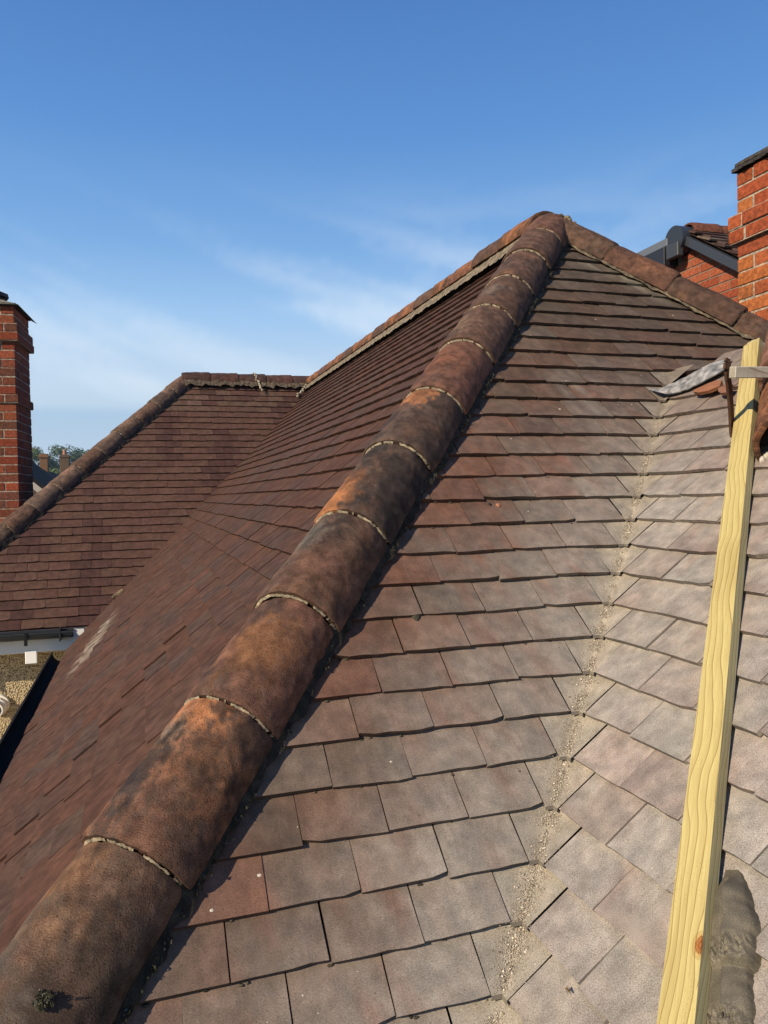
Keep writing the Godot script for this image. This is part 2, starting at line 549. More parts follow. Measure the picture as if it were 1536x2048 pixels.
func build_front_slope(house: Node3D) -> void:
	var S := slope(vv(ref_p) , Vector3(1, 0, 0), Vector3(0, 0, 1), AL)
	# u is measured from ref_p.x
	var part := under(house, "front_roof_slope", S, [[-2.6, -0.2], [0.64, -0.2], [2.4 - KV * 1.05 * ca + 1.4, 1.05], [-2.6, 3.55]], "dusty front slope of brown clay tiles between hip and valley")
	part.mesh = front_board(house, S)
	var list := []
	var base := [gcol(0.20, 0.110, 0.078), gcol(0.185, 0.110, 0.080), gcol(0.175, 0.112, 0.084), gcol(0.21, 0.110, 0.076), gcol(0.165, 0.115, 0.088)]
	var ax := apex.x - ref_p.x
	var shift := (apex.y - ref_p.y) / sa
	for k in range(-1, 37):
		var s := S0 + G * k
		var sA := s + shift
		var xe := 2.7584 - KV * s * ca - ref_p.x      # valley end of the course
		var right := xe if k >= 12 else ax + sA * ca + 0.1
		var left := ax - sA * ca - 0.1
		var u := right - TW * 0.5
		if k < 12: u = 0.62 - TW * (0.5 if k % 2 == 0 else 0.0) + TW * ceilf((right - 0.62) / TW)
		while u > left - TW:
			var cuts := [[1.0, ca, ax - ca * shift + 0.035]]
			# hip on the left: u >= ax - (s + shift) * ca + margin
			if k < 12: cuts.append([-1.0, ca, -ax - ca * shift + 0.035])
			var b: Color = jit(base[rng.randi() % base.size()], 0.15)
			var du := u
			var ss := s
			var mott := rng.randf_range(-0.1, 0.1)
			var col := func(x: float, z: float) -> Color:
				var uu: float = du + x
				var sv: float = ss + z
				var n := nz.get_noise_2d(uu * 3.0, sv * 3.0)
				var n2 := nf.get_noise_2d(uu * 14.0 + 30.0, sv * 14.0)
				var c := b
				# the upper courses are older and greener, dust lies thick towards the valley
				c = mixc(c, gcol(0.125, 0.098, 0.074), (1.0 - smoothstep(0.3, 1.5, sv)) * 0.8 + n * 0.15)
				var xv := 2.7584 - KV * sv * ca - ref_p.x
				var dust := (1.0 - smoothstep(0.0, 0.62, xv - uu)) * smoothstep(0.8, 1.9, sv) * 0.85 + smoothstep(1.6, 3.0, sv) * 0.14
				dust += n * 0.20 + mott
				c = mixc(c, gcol(0.44, 0.385, 0.325), dust)
				c = mixc(c, gcol(0.30, 0.125, 0.075), clampf(n2 - 0.15, 0.0, 1.0) * 0.9 * smoothstep(0.6, 1.6, sv))
				# white bloom under the right hip
				var hx := (ax + (sv + shift) * ca) - uu
				if sv < 0.55: c = mixc(c, gcol(0.42, 0.38, 0.28), (1.0 - smoothstep(0.12, 0.30, hx)) * clampf(n2 + 0.35, 0.0, 1.0) * smoothstep(0.05, 0.2, sv))
				var sc := Vector2(uu - 0.16, (sv - 1.2) * 1.2).length()
				c = mixc(c, gcol(0.34, 0.30, 0.25), (1.0 - smoothstep(0.02, 0.20, sc)) * clampf(n2 * 1.6 + 0.25, 0.0, 0.8))
				return c
			add_tile(list, u, s, TW, cuts, {"col": col, "tone": 0, "lift": rng.randf_range(-0.001, 0.0015) + (0.003 if rng.randf() < 0.08 else 0.0)})
			u -= TW
	lay(part, S, list, mats.tile, [])

func front_board(house: Node3D, S: Dictionary) -> ArrayMesh:
	var m := mb(house)
	var ax := apex.x - ref_p.x
	var shift := (apex.y - ref_p.y) / sa
	var w := -0.022
	var a := sp(S, ax, -shift, w)
	var lo := 3.55
	var pl := sp(S, ax - (lo + shift) * ca, lo, w)
	var pv := sp(S, wing_p.x - KV * lo * ca - ref_p.x, lo, w)
	var vs := 1.02
	var pt := sp(S, wing_p.x - KV * vs * ca - ref_p.x, vs, w)
	var pr := sp(S, ax + (vs + shift) * ca, vs, w)
	for t in [[a, pl, pv], [a, pv, pt], [a, pt, pr]]:
		m.flat(t[0], t[1], t[2], S.N, gcol(0.03, 0.025, 0.02))
	return m.mesh()

func wing_slope() -> Dictionary:
	return slope(v(wing_p.x, wing_p.y, 0.0), Vector3(0, 0, 1), Vector3(-1, 0, 0), ga)

func build_wing_slope(house: Node3D) -> void:
	var S := wing_slope()
	var f := sa / sin(ga)
	var part := under(house, "wing_roof_slope", S, [[-2.49, 1.06], [0.2, 1.06], [0.2, 3.72], [-3.249 + 3.72 / f * ca, 3.72]], "pale dusty slope of clay tiles right of the valley")
	var list := []
	for k in range(12, 37):
		var sk := S0 + G * k
		var s := sk * f
		var zv := ref_p.z - sk * ca
		var u := -zv + 0.030 + TW * 0.5
		if k == 12: u += 0.12
		while u < 0.12:
			var b: Color = jit([gcol(0.43, 0.375, 0.325), gcol(0.42, 0.375, 0.33), gcol(0.46, 0.365, 0.315), gcol(0.39, 0.36, 0.32)][rng.randi() % 4], 0.10)
			if rng.randf() < 0.16: b = jit(gcol(0.36, 0.28, 0.245), 0.1)
			var du := u
			var ss := s
			var col := func(x: float, z: float) -> Color:
				var uu: float = du + x
				var sv: float = ss + z
				var n := nz.get_noise_2d(uu * 5.0 + 50.0, sv * 5.0)
				var n2 := nf.get_noise_2d(uu * 17.0 + 30.0, sv * 17.0)
				var c := mixc(b, gcol(0.53, 0.475, 0.405), 0.28 + n * 0.6 + (0.3 if z < -0.07 else 0.0))
				c = mixc(c, gcol(0.24, 0.175, 0.145), (1.0 - smoothstep(1.2, 1.9, sv)) * 0.7 + n2 * 0.1)
				c = mixc(c, gcol(0.40, 0.25, 0.19), clampf(n2 - 0.28, 0.0, 1.0) * 0.8)
				return c
			add_tile(list, u, s, TW, [], {"col": col, "tone": 0, "lift": rng.randf_range(-0.001, 0.002)})
			u += TW
	lay(part, S, list, mats.tile, [])

func build_valley(house: Node3D) -> void:
	var SA := slope(vv(ref_p), Vector3(1, 0, 0), Vector3(0, 0, 1), AL)
	var SB := wing_slope()
	var f := sa / sin(ga)
	for k in range(12, 37):
		var sk := S0 + G * k
		var m := mb(house)
		var nu := 13; var nv := 5
		var raw := []
		var wob := rng.randf_range(-0.004, 0.004)
		for j in nv:
			var ss := sk - 0.128 * (1.0 - j / float(nv - 1)) + wob
			var row := []
			for i in nu:
				var q := (i / float(nu - 1)) * 2.0 - 1.0
				var tw := top_w(ss - sk) + 0.001
				var axis := wing_p.x - KV * ss * ca
				var half := 0.0296 + (sk - ss) * KV * ca - 0.001
				var p: Vector3
				if q <= 0.0: p = sp(SA, axis - ref_p.x + q * half, ss, tw)
				else: p = sp(SB, -(ref_p.z - ss * ca) + q * (0.030 + (sk - ss) * ca - 0.001), ss * f, tw)
				row.append(p)
			for pass_i in 2:
				var sm := row.duplicate()
				for i in range(1, nu - 1): sm[i] = (row[i - 1] + row[i] * 2.0 + row[i + 1]) * 0.25
				row = sm
			raw.append_array(row)
		var uvs := []; var cols := []
		var b := jit(gcol(0.47, 0.415, 0.34), 0.06)
		var o := Vector2(rng.randf(), rng.randf())
		for j in nv:
			for i in nu:
				var q := (i / float(nu - 1)) * 2.0 - 1.0
				uvs.append(o + Vector2(i * 0.012, j * 0.03))
				var p: Vector3 = raw[j * nu + i]
				var n := nf.get_noise_3dv(p * 16.0)
				var c := mixc(b, gcol(0.56, 0.485, 0.37), (1.0 - absf(q)) * 1.0 + n * 0.4)
				if k < 20: c = mixc(c, gcol(0.24, 0.19, 0.15), (20 - k) / 12.0 + n * 0.2)
				cols.append(c)
		m.grid(raw, uvs, cols, nu, nv, func(_q): return Vector3(-0.5, 1, 0.3))
		for i in nu - 1:
			var a: Vector3 = raw[(nv - 1) * nu + i]; var c2: Vector3 = raw[(nv - 1) * nu + i + 1]
			m.quad(a, c2, c2 + Vector3(-0.002, -0.007, 0.002), a + Vector3(-0.002, -0.007, 0.002), Vector3(-0.7, 0, 0.7), cols[(nv - 1) * nu + i].darkened(0.5))
		put("valley_tile", m.mesh(), mats.tile, house)
	# grit washed down the middle of the valley
	var gm := SphereMesh.new()
	gm.radius = 0.5; gm.height = 1.0; gm.radial_segments = 5; gm.rings = 2
	gm.material = mats.plain
	var mm := MultiMesh.new()
	mm.transform_format = MultiMesh.TRANSFORM_3D
	mm.use_colors = true
	mm.mesh = gm
	var xfs := []
	var cs := []
	for i in 40000:
		var ss := lerpf(1.35, 3.45, pow(rng.randf(), 0.75))
		var kk := ceilf((ss - S0) / G)
		var up := (S0 + G * kk) - ss            # distance above its tile's tail
		var heavy := smoothstep(1.3, 2.8, ss)
		if nf.get_noise_1d(ss * 23.0) + 0.45 < rng.randf() * 0.9: continue
		var sd := rng.randfn(0.0, 0.009 + 0.013 * heavy)
		var axis := wing_p.x - KV * ss * ca
		var tw := top_w(-up) + 0.0015
		var p: Vector3
		if sd < 0.0: p = sp(SA, axis - ref_p.x + sd, ss, tw)
		else: p = sp(SB, -(ref_p.z - ss * ca) + sd, ss * f, tw)
		p.y += 0.007 * exp(-absf(sd) * 90.0)
		var r := rng.randf_range(0.0006, 0.0014) * (1.0 + 2.2 * pow(rng.randf(), 18.0))
		xfs.append(Transform3D(Basis(Vector3(rng.randf(), rng.randf(), 1).normalized(), rng.randf() * 6.0).scaled(Vector3(r, r * rng.randf_range(0.6, 1.0), r * rng.randf_range(0.7, 1.3)) * 1.4), p))
		cs.append(jit([gcol(0.42, 0.36, 0.27), gcol(0.20, 0.165, 0.12), gcol(0.56, 0.50, 0.40), gcol(0.33, 0.265, 0.19)][rng.randi() % 4], 0.3))
	mm.instance_count = xfs.size()
	for i in xfs.size():
		mm.set_instance_transform(i, xfs[i])
		mm.set_instance_color(i, cs[i])
	var gi := MultiMeshInstance3D.new()
	gi.name = "valley_grit"
	gi.multimesh = mm
	tag(gi, "loose sandy grit lying along the middle of the roof valley", "grit")
	gi.set_meta("kind", "stuff")
	add_child(gi)

func tone_pool(tones: Array, spoil: float, n := 8) -> Array:
	var out := []
	for t in tones:
		for i in n:
			var b: Color = jit(t, 0.09)
			var sd := rng.randf() * 90.0
			out.append(tile_mesh(TW, TW * 0.5 - 0.0007, func(x: float, z: float) -> Color: return b * (1.0 + 0.16 * nz.get_noise_2d(x * 9.0 + sd, z * 9.0)), spoil))
	return out

func build_left_slope(house: Node3D) -> void:
	var S := slope(v(apex.x, apex.y, 0.0), Vector3(0, 0, 1), Vector3(-1, 0, 0), AL)
	var zt := 8.85
	var part := under(house, "left_roof_slope", S, [[-apex.z, 0.0], [-zt - 0.3, 0.0], [-zt - 0.3 + 3.56 * ca, 3.56], [-apex.z + 3.56 * ca, 3.56]], "maroon tiled slope falling away left of the hip")
	var tones := [gcol(0.132, 0.073, 0.054), gcol(0.126, 0.073, 0.055), gcol(0.140, 0.072, 0.051), gcol(0.122, 0.077, 0.060), gcol(0.156, 0.078, 0.054)]
	var pool := tone_pool(tones, 0.4)
	var list := []
	for k in range(1, 37):
		var s := G * k - 0.02
		var u_lo := -zt + s * ca
		var u_hi := -apex.z + s * ca
		var u := ceilf(u_lo / TW - 1.0) * TW + (TW * 0.5 if k % 2 == 1 else 0.0)
		while u < u_hi + TW:
			var cuts := [[-1.0, ca, apex.z + 0.045], [1.0, -ca, -zt + 0.02]]
			var z := -u
			var n := nz.get_noise_2d(u * 1.3, s * 1.3)
			var tone := clampi(int(2.0 + n * 4.0 + rng.randf_range(-1.2, 1.2)), 0, 4)
			var t := {"tone": tone, "lift": rng.randf_range(-0.001, 0.002)}
			var b: Color = tones[tone]
			t["col"] = func(_x: float, _z: float) -> Color: return b
			# a run of lifted tiles, and the pale scar near the eaves
			var run := absf(u - (-2.49 + (3.05 - s) * 0.0 + (k - 31) * TW * 0.5 + 0.0))
			if k >= 27 and k <= 35 and run < TW * 0.5: t["lift"] = 0.010; t["roll"] = -0.03
			var run2 := absf(u - (-4.35 + (k - 33) * TW * 0.5))
			if k >= 30 and run2 < TW * 0.5: t["lift"] = 0.006; t["roll"] = -0.03
			var scar := Vector2((z - 5.0) * 0.28, s - (3.08 + (5.46 - z) * 0.18)).length()
			if scar < 0.30:
				var du := u
				var ss := s
				t["own"] = true
				t["col"] = func(x: float, zz: float) -> Color:
					var q := Vector2((-(du + x) - 5.0) * 0.22, (ss + zz) - (3.08 + (5.46 + du + x) * 0.18)).length()
					return mixc(b, gcol(0.52, 0.44, 0.34), (1.0 - smoothstep(0.05, 0.16, q)) * clampf(0.45 + nz.get_noise_2d((du + x) * 9.0, (ss + zz) * 24.0) * 2.6, 0.0, 1.0))
			add_tile(list, u, s, TW, cuts, t)
			u += TW
	lay(part, S, list, mats.tile_left, pool)

func build_far_slope(house: Node3D) -> void:
	var zt := 8.8
	var S := slope(v(0.0, apex.y, zt), Vector3(1, 0, 0), Vector3(0, 0, 1), AL)
	var part := under(house, "far_roof_slope", S, [[0.50, 0.0], [2.1, 0.0], [2.1 - 3.3 * ca, 3.3], [0.50 - 3.3 * ca, 3.3]], "brown tiled slope of the left wing with darker bands")
	var tones := [gcol(0.152, 0.083, 0.061), gcol(0.156, 0.087, 0.064), gcol(0.144, 0.076, 0.058), gcol(0.112, 0.058, 0.048), gcol(0.164, 0.100, 0.073)]
	var pool := tone_pool(tones, 1.0)
	var list := []
	for k in range(1, 35):
		var s := G * k - 0.04
		var u := 0.40 - s * ca + (TW * 0.5 if k % 2 == 1 else 0.0)
		u = floorf(u / TW) * TW + (TW * 0.5 if k % 2 == 1 else 0.0)
		while u < 2.15 - s * ca + TW:
			var cuts := [[1.0, ca, 0.50 + 0.03], [-1.0, -ca, -2.09]]
			var band := nf.get_noise_2d(u * 2.6 + 4.0, s * 0.5)
			var tone := 3 if band > 0.28 else (4 if s < 0.6 and rng.randf() < 0.5 else rng.randi_range(0, 2))
			var b: Color = tones[tone]
			add_tile(list, u, s, TW, cuts, {"tone": tone, "lift": rng.randf_range(-0.001, 0.0015), "col": func(_x: float, _z: float) -> Color: return b})
			u += TW
	lay(part, S, list, mats.tile, pool)

func build_hidden_slopes(house: Node3D) -> void:
	# slopes that face away from the photograph, closed with plain tiled boards
	var c := gcol(0.10, 0.055, 0.045)
	var m := mb(house)
	var e := 3.52
	var a := apex
	var b := Vector3(apex.x, apex.y, 14.0)
	m.quad(vv(a), vv(b), v(b.x + e * ca, b.y - e * sa, 14.0), v(a.x + e * ca, a.y - e * sa, a.z - e * ca), Vector3(1, 1, 0), c)
	m.quad(v(apex.x, apex.y, 8.85), vv(b), v(b.x - e * ca, b.y - e * sa, 14.0), v(b.x - e * ca, b.y - e * sa, 8.85), Vector3(-1, 1, 0), c)
	put("right_roof_slope", m.mesh(), mats.tile, house)
	m = mb(house)
	m.quad(v(0.5, apex.y, 8.8), v(2.1, apex.y, 8.8), v(2.1, apex.y - e * sa, 8.8 + e * ca), v(0.5 - e * ca, apex.y - e * sa, 8.8 + e * ca), Vector3(0, 1, -1), c)
	m.flat(v(0.5, apex.y, 8.8), v(0.5 - e * ca, apex.y - e * sa, 8.8 + e * ca), v(0.5 - 3.3 * ca, apex.y - 3.3 * sa, 8.8 - 3.3 * ca), Vector3(-1, 1, 0), c)
	put("back_roof_slope", m.mesh(), mats.tile, house)
	m = mb(house)
	var rx := 1.975; var ry := 0.442
	m.quad(v(rx, ry, 2.5), v(rx, ry, -0.3), v(rx + 1.6, ry - 1.6 * tan(ga), -0.3), v(rx + 1.6, ry - 1.6 * tan(ga), 2.5), Vector3(1, 1, 0), c)
	put("wing_back_slope", m.mesh(), mats.tile, house)

# ---------------------------------------------------------------- hips and ridges
# half-round tile: a is the upper end of its axis, b the lower; side points to the photograph's right of the run, blobs are [along, angle, size, colour, strength]
func half_round(m: MB, a: Vector3, b: Vector3, up: Vector3, R: float, cfun: Callable, arc := 1.57, taper := 0.0048) -> void:
	var ax := (b - a).normalized()
	var side := up.cross(ax).normalized()
	var near := a.distance_to(Vector3(0, EYE, 0)) < 4.2
	var nu := 46 if near else 26
	var nv := 34 if near else 16
	var ln := (b - a).length()
	var uo := Vector2(rng.randf(), rng.randf())
	var pts := []; var uvs := []; var cols := []
	var sd := rng.randf() * 50.0
	for j in nv:
		var t := j / float(nv - 1)
		for i in nu:
			var f := i / float(nu - 1) * 2.0 - 1.0
			var ph := f * arc
			var d := side * sin(ph) + up * cos(ph)
			var p := a + (b - a) * t
			var r := R + taper * (t - 0.5) * 2.0
			r += nz.get_noise_3d(p.x * 5.0 + sd, ph * 1.1, t * 2.0 + sd) * 0.005 + nf.get_noise_3d(ph * 5.0 + sd, t * 9.0, sd) * 0.0013
			var edge := minf(t, 1.0 - t) * ln
			r -= 0.004 * exp(-edge * 260.0)
			var along := 0.0
			if j == 0 or j == nv - 1: along = nf.get_noise_2d(ph * 3.0, sd + j) * 0.003
			pts.append(p + d * r + ax * along); uvs.append(uo + Vector2(ph * R, t * ln))
			cols.append(cfun.call(t, ph, p + d * r))
	var mid := (a + b) * 0.5
	m.grid(pts, uvs, cols, nu, nv, func(q): return q - (a + ax * (q - a).dot(ax)))
	# ends and long edges, 14 mm thick
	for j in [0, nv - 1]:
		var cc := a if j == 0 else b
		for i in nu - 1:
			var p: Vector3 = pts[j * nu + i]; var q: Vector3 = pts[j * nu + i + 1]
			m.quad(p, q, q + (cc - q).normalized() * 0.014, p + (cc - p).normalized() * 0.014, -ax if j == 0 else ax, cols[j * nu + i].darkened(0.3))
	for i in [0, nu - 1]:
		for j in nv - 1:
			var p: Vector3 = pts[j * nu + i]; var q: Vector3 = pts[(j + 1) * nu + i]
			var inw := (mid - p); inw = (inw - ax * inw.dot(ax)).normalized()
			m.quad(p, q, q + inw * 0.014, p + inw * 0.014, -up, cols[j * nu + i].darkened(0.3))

func hip_colour(base: Color, blobs: Array, sd: float) -> Callable:
	return func(t: float, ph: float, p: Vector3) -> Color:
		var n := nz.get_noise_3d(p.x * 9.0 + sd, p.y * 9.0, p.z * 9.0)
		var n2 := nz.get_noise_3d(p.x * 44.0, p.y * 44.0 + sd, p.z * 44.0)
		var run := nz.get_noise_2d(ph * 7.0 + sd, t * 1.3)
		var n3 := nz.get_noise_3d(p.x * 4.0, p.y * 4.0 + sd, p.z * 4.0 + 9.0)
		var c := base
		c = mixc(c, gcol(0.060, 0.048, 0.041), smoothstep(0.0, 0.42, n3 + n2 * 0.12 + run * 0.25) * 0.42)
		c = mixc(c, gcol(0.21, 0.100, 0.055), smoothstep(0.05, 0.50, n + n2 * 0.15 - run * 0.2) * 0.30)
		c = mixc(c, gcol(0.17, 0.135, 0.10), smoothstep(0.22, 0.45, n2 - n * 0.5) * 0.16)
		for b in blobs:
			var d := Vector2((t - b[0]) / b[2], (ph - b[1]) / (b[2] * 2.6)).length() * 0.8
			c = mixc(c, b[3], (1.0 - smoothstep(0.45, 0.95, d + n * 0.8 + n2 * 0.55)) * b[4])
		return c

func joint(m: MB, c: Vector3, ax: Vector3, up: Vector3, R: float, col: Color, arc := 1.5, gappy := 0.25) -> void:
	# an irregular fillet of mortar round the joint between two half-round tiles
	var side := up.cross(ax).normalized()
	var n := 84
	var sd := rng.randf() * 40.0
	for i in n:
		var rings := []
		if nf.get_noise_1d(i * 0.15 + sd) < -0.55 + gappy: continue
		var ks := []
		for q in 2:
			var f := (i + q) * 1.0
			var ph := lerpf(-arc, arc, (i + q) / float(n))
			var d := side * sin(ph) + up * cos(ph)
			var w := maxf(0.0005, 0.0017 + 0.0017 * nf.get_noise_1d(f * 0.33 + sd) + 0.0014 * nf.get_noise_1d(f * 1.3 + sd))
			var o := 0.002 * nf.get_noise_1d(f * 0.4 + sd + 20.0)
			var r := R - 0.0034 + 0.0020 * nf.get_noise_1d(f * 0.3 + sd + 50.0)
			rings.append([c + d * (r - 0.006) + ax * (o - w), c + d * r + ax * (o - w * 0.4), c + d * r + ax * (o + w * 0.4), c + d * (r - 0.006) + ax * (o + w), d])
			ks.append(mixc(col, gcol(0.10, 0.085, 0.06), 0.08 + nf.get_noise_1d(f * 0.5 + sd + 9.0) * 0.9))
		for e in 3:
			var n0: Vector3 = (rings[0][4] + ax * (e - 1) * 0.6).normalized()
			var n1: Vector3 = (rings[1][4] + ax * (e - 1) * 0.6).normalized()
			var ua := Vector2(i * 0.006, e * 0.003); var ub := Vector2((i + 1) * 0.006, e * 0.003); var uc := Vector2(0, 0.003)
			m.tri(rings[0][e], rings[0][e + 1], rings[1][e + 1], n0, n0, n1, ua, ua + uc, ub + uc, ks[0], ks[0], ks[1])
			m.tri(rings[0][e], rings[1][e + 1], rings[1][e], n0, n1, n1, ua, ub + uc, ub, ks[0], ks[1], ks[1])

func bed(m: MB, a: Vector3, b: Vector3, into: Vector3, out: Vector3, w: float, h: float, col: Color, rough := 1.0) -> void:
	# ragged strip of bedding between the long edge of the half-rounds and the tiles; into points across from the tile edge to the roof
	var ln := (b - a).length()
	var nv := int(ln / 0.012)
	var nu := 5
	var pts := []; var uvs := []; var cols := []
	var sd := rng.randf() * 30.0
	for j in nv:
		var t := j / float(nv - 1)
		for i in nu:
			var f := i / float(nu - 1)
			var p := a.lerp(b, t)
			var nn := nf.get_noise_2d(t * ln * 38.0 + sd, f * 2.0)
			var n4 := nz.get_noise_2d(t * ln * 14.0 + sd, f * 1.5 + 7.0)
			pts.append(p + into * (w * f * (1.0 + n4 * 0.5 * rough)) + out * (h * (1.0 - f * f) + (nn * 0.006 + n4 * 0.006) * rough * (1.0 if f < 0.99 else 0.2)))
			uvs.append(Vector2(t * ln, f * w)); cols.append(mixc(col, jit(col, 0.4), 0.8))
	m.grid(pts, uvs, cols, nu, nv, func(_q): return out + into)

func run_of_tiles(house: Node3D, called: String, a: Vector3, dir: Vector3, up: Vector3, cuts: Array, R: float, spec: Array, jcol: Color, gappy: float, arc := 1.57) -> void:
	# cuts are distances along dir of the joints
	for i in cuts.size() - 1:
		var m := mb(house)
		var sp_i: Array = spec[i % spec.size()]
		var wob := up * rng.randf_range(-0.002, 0.003)
		var tl := rng.randf_range(-0.002, 0.002)
		half_round(m, a + dir * (cuts[i] + 0.0025) + wob, a + dir * (cuts[i + 1] - 0.0025) + wob + up * tl, up, R + rng.randf_range(-0.002, 0.002), hip_colour(jit(sp_i[0], 0.1), sp_i[1], rng.randf() * 20.0), arc)
		put(called, m.mesh(), mats.hip, house)
		if i > 0:
			m = mb(house)
			joint(m, a + dir * cuts[i], dir, up, R + 0.001, jcol, arc - 0.1, gappy)
			put("mortar_joint", m.mesh(), mats.mortar, house)

func moss_along(m: MB, a: Vector3, b: Vector3, into: Vector3, out: Vector3, n: int, spread: float) -> void:
	for i in n:
		var t := rng.randf()
		if nf.get_noise_1d(t * 30.0) < -0.05: continue
		var c := a.lerp(b, t) + into * rng.randfn(0.0, spread) + out * rng.randf_range(-0.002, 0.006)
		var r := rng.randf_range(0.0016, 0.0042)
		var k := jit([gcol(0.030, 0.030, 0.016), gcol(0.055, 0.05, 0.028), gcol(0.10, 0.092, 0.07)][rng.randi() % 3], 0.3)
		for q in 5:
			var d := Vector3(rng.randfn(), rng.randfn(), rng.randfn()).normalized()
			var e := d.cross(Vector3(rng.randfn(), rng.randfn(), rng.randfn())).normalized()
			m.flat(c + d * r + e * r * 0.5, c + d * r - e * r * 0.7, c - d * r * 0.5 + e * r * 0.3 + out * r, out + d * 0.4, k)

func build_hips(house: Node3D) -> void:
	var R := 0.113
	var drop := -0.030
	var c1 := sqrt(1.0 + ca * ca)
	# main hip: from the apex down to the lower left
	var d1 := dv(Vector3(-ca, -sa, -ca)).normalized()
	var nA := dv(Vector3(0, ca, -sa)); var nL := dv(Vector3(-sa, ca, 0)); var nR := dv(Vector3(sa, ca, 0))
	var up1 := (nA + nL).normalized()
	var shift := 0.181
	var ss := [-0.18, 0.02, 0.26, 0.51, 0.76, 1.02, 1.31, 1.58, 1.855, 2.115, 2.36, 2.615, 2.885, 3.16, 3.44]
	var cuts := []
	for q in ss: cuts.append((q + shift) * c1)
	var brown := gcol(0.160, 0.092, 0.064); var red := gcol(0.205, 0.100, 0.066); var grey := gcol(0.10, 0.075, 0.056)
	var ora := gcol(0.58, 0.235, 0.09); var pale := gcol(0.36, 0.24, 0.14); var blk := gcol(0.04, 0.035, 0.031); var lich := gcol(0.24, 0.21, 0.165)
	var spec := [[red, []], [brown, []], [brown, [[0.35, -0.2, 0.2, blk, 0.6]]], [brown, [[0.5, 0.0, 0.25, lich, 0.3]]], [brown, [[0.5, -0.5, 0.3, pale, 0.35]]],
		[red, [[0.4, -0.2, 0.3, gcol(0.27, 0.11, 0.06), 0.6]]],
		[gcol(0.130, 0.084, 0.064), [[0.10, -0.35, 0.24, ora, 0.8], [0.16, 0.0, 0.10, blk, 0.5], [0.62, -0.7, 0.25, blk, 0.5]]],
		[gcol(0.125, 0.082, 0.062), [[0.58, -0.25, 0.18, ora, 0.75], [0.86, -0.45, 0.20, ora, 0.9], [0.2, 0.0, 0.2, blk, 0.4], [0.5, 0.8, 0.45, blk, 0.6]]],
		[brown, [[0.06, -0.75, 0.16, pale, 0.7], [0.35, -0.15, 0.30, blk, 0.65], [0.40, -0.75, 0.3, lich, 0.55], [0.7, 0.6, 0.35, red, 0.6]]],
		[red, [[0.15, -0.35, 0.20, blk, 0.55], [0.55, 0.25, 0.28, gcol(0.26, 0.12, 0.05), 0.7], [0.9, -0.2, 0.2, blk, 0.3]]],
		[gcol(0.150, 0.088, 0.060), [[0.05, -0.30, 0.36, ora, 1.0], [0.45, -1.05, 0.75, gcol(0.50, 0.21, 0.10), 1.0], [0.30, -0.42, 0.22, lich, 0.6], [0.48, -0.45, 0.32, blk, 0.9], [0.85, -0.1, 0.35, gcol(0.075, 0.055, 0.047), 0.7], [0.4, 0.75, 0.3, gcol(0.14, 0.075, 0.045), 0.6]]],
		[gcol(0.165, 0.100, 0.068), [[0.30, -0.5, 0.35, gcol(0.30, 0.15, 0.075), 0.7], [0.75, -0.9, 0.4, lich, 0.5], [0.6, 0.5, 0.5, blk, 0.45], [0.5, 0.1, 0.12, gcol(0.26, 0.15, 0.085), 0.6]]]]
	var a1 := vv(apex) + up1 * drop
	run_of_tiles(house, "hip_tile", a1, d1, up1, cuts, R, spec, gcol(0.44, 0.36, 0.245), 0.12)
	var m := mb(house)
	var lo: float = cuts[cuts.size() - 1]
	var side1 := up1.cross(d1).normalized()
	if side1.dot(dv(Vector3(1, 0, -1))) < 0.0: side1 = -side1
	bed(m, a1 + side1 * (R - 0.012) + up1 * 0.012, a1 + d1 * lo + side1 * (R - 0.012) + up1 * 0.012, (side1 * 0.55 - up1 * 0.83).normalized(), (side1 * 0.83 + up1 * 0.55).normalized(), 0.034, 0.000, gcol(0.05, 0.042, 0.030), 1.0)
	bed(m, a1 - side1 * (R - 0.012) + up1 * 0.012, a1 + d1 * lo - side1 * (R - 0.012) + up1 * 0.012, (-side1 * 0.55 - up1 * 0.83).normalized(), (-side1 * 0.83 + up1 * 0.55).normalized(), 0.034, 0.0, gcol(0.16, 0.12, 0.08))
	put("mortar_bed", m.mesh(), mats.mortar, house)
	m = mb(house)
	var eA := a1 + side1 * (R + 0.004) - up1 * 0.016
	moss_along(m, eA, eA + d1 * lo, side1, up1, 2200, 0.0035)
	var tuft := a1 + d1 * 3.665 + side1 * 0.065 + up1 * 0.098
	moss_along(m, tuft, tuft + d1 * 0.02, side1, up1, 420, 0.006)
	var mo := put("moss", m.mesh(), mats.moss, house)
	mo.set_meta("kind", "stuff")
	# right hip
	var d2 := dv(Vector3(ca, -sa, -ca)).normalized()
	var up2 := (nA + nR).normalized()
	cuts = []
	for i in 12: cuts.append(0.02 + i * 0.335)
	var a2 := vv(apex) + up2 * drop
	run_of_tiles(house, "hip_tile", a2, d2, up2, cuts, R - 0.006, [[brown, []], [gcol(0.15, 0.075, 0.05), [[0.6, -0.4, 0.3, gcol(0.28, 0.13, 0.075), 0.6]]], [gcol(0.13, 0.075, 0.052), []]], gcol(0.20, 0.13, 0.09), 0.1)
	m = mb(house)
	var side2 := up2.cross(d2).normalized()
	if side2.dot(dv(Vector3(-1, 0, -1))) < 0.0: side2 = -side2
	bed(m, a2 + side2 * (R - 0.016) + up2 * 0.008, a2 + d2 * 3.6 + side2 * (R - 0.016) + up2 * 0.008, (side2 * 0.62 - up2 * 0.78).normalized(), (side2 * 0.78 + up2 * 0.62).normalized(), 0.028, -0.003, gcol(0.21, 0.165, 0.11), 1.2)
	put("mortar_bed", m.mesh(), mats.mortar, house)
	# main ridge, running away
	var d3 := dv(Vector3(0, 0, 1))
	cuts = []
	for i in 24: cuts.append(0.02 + i * 0.335)
	var a3 := vv(apex) + Vector3(0, -0.012, 0)
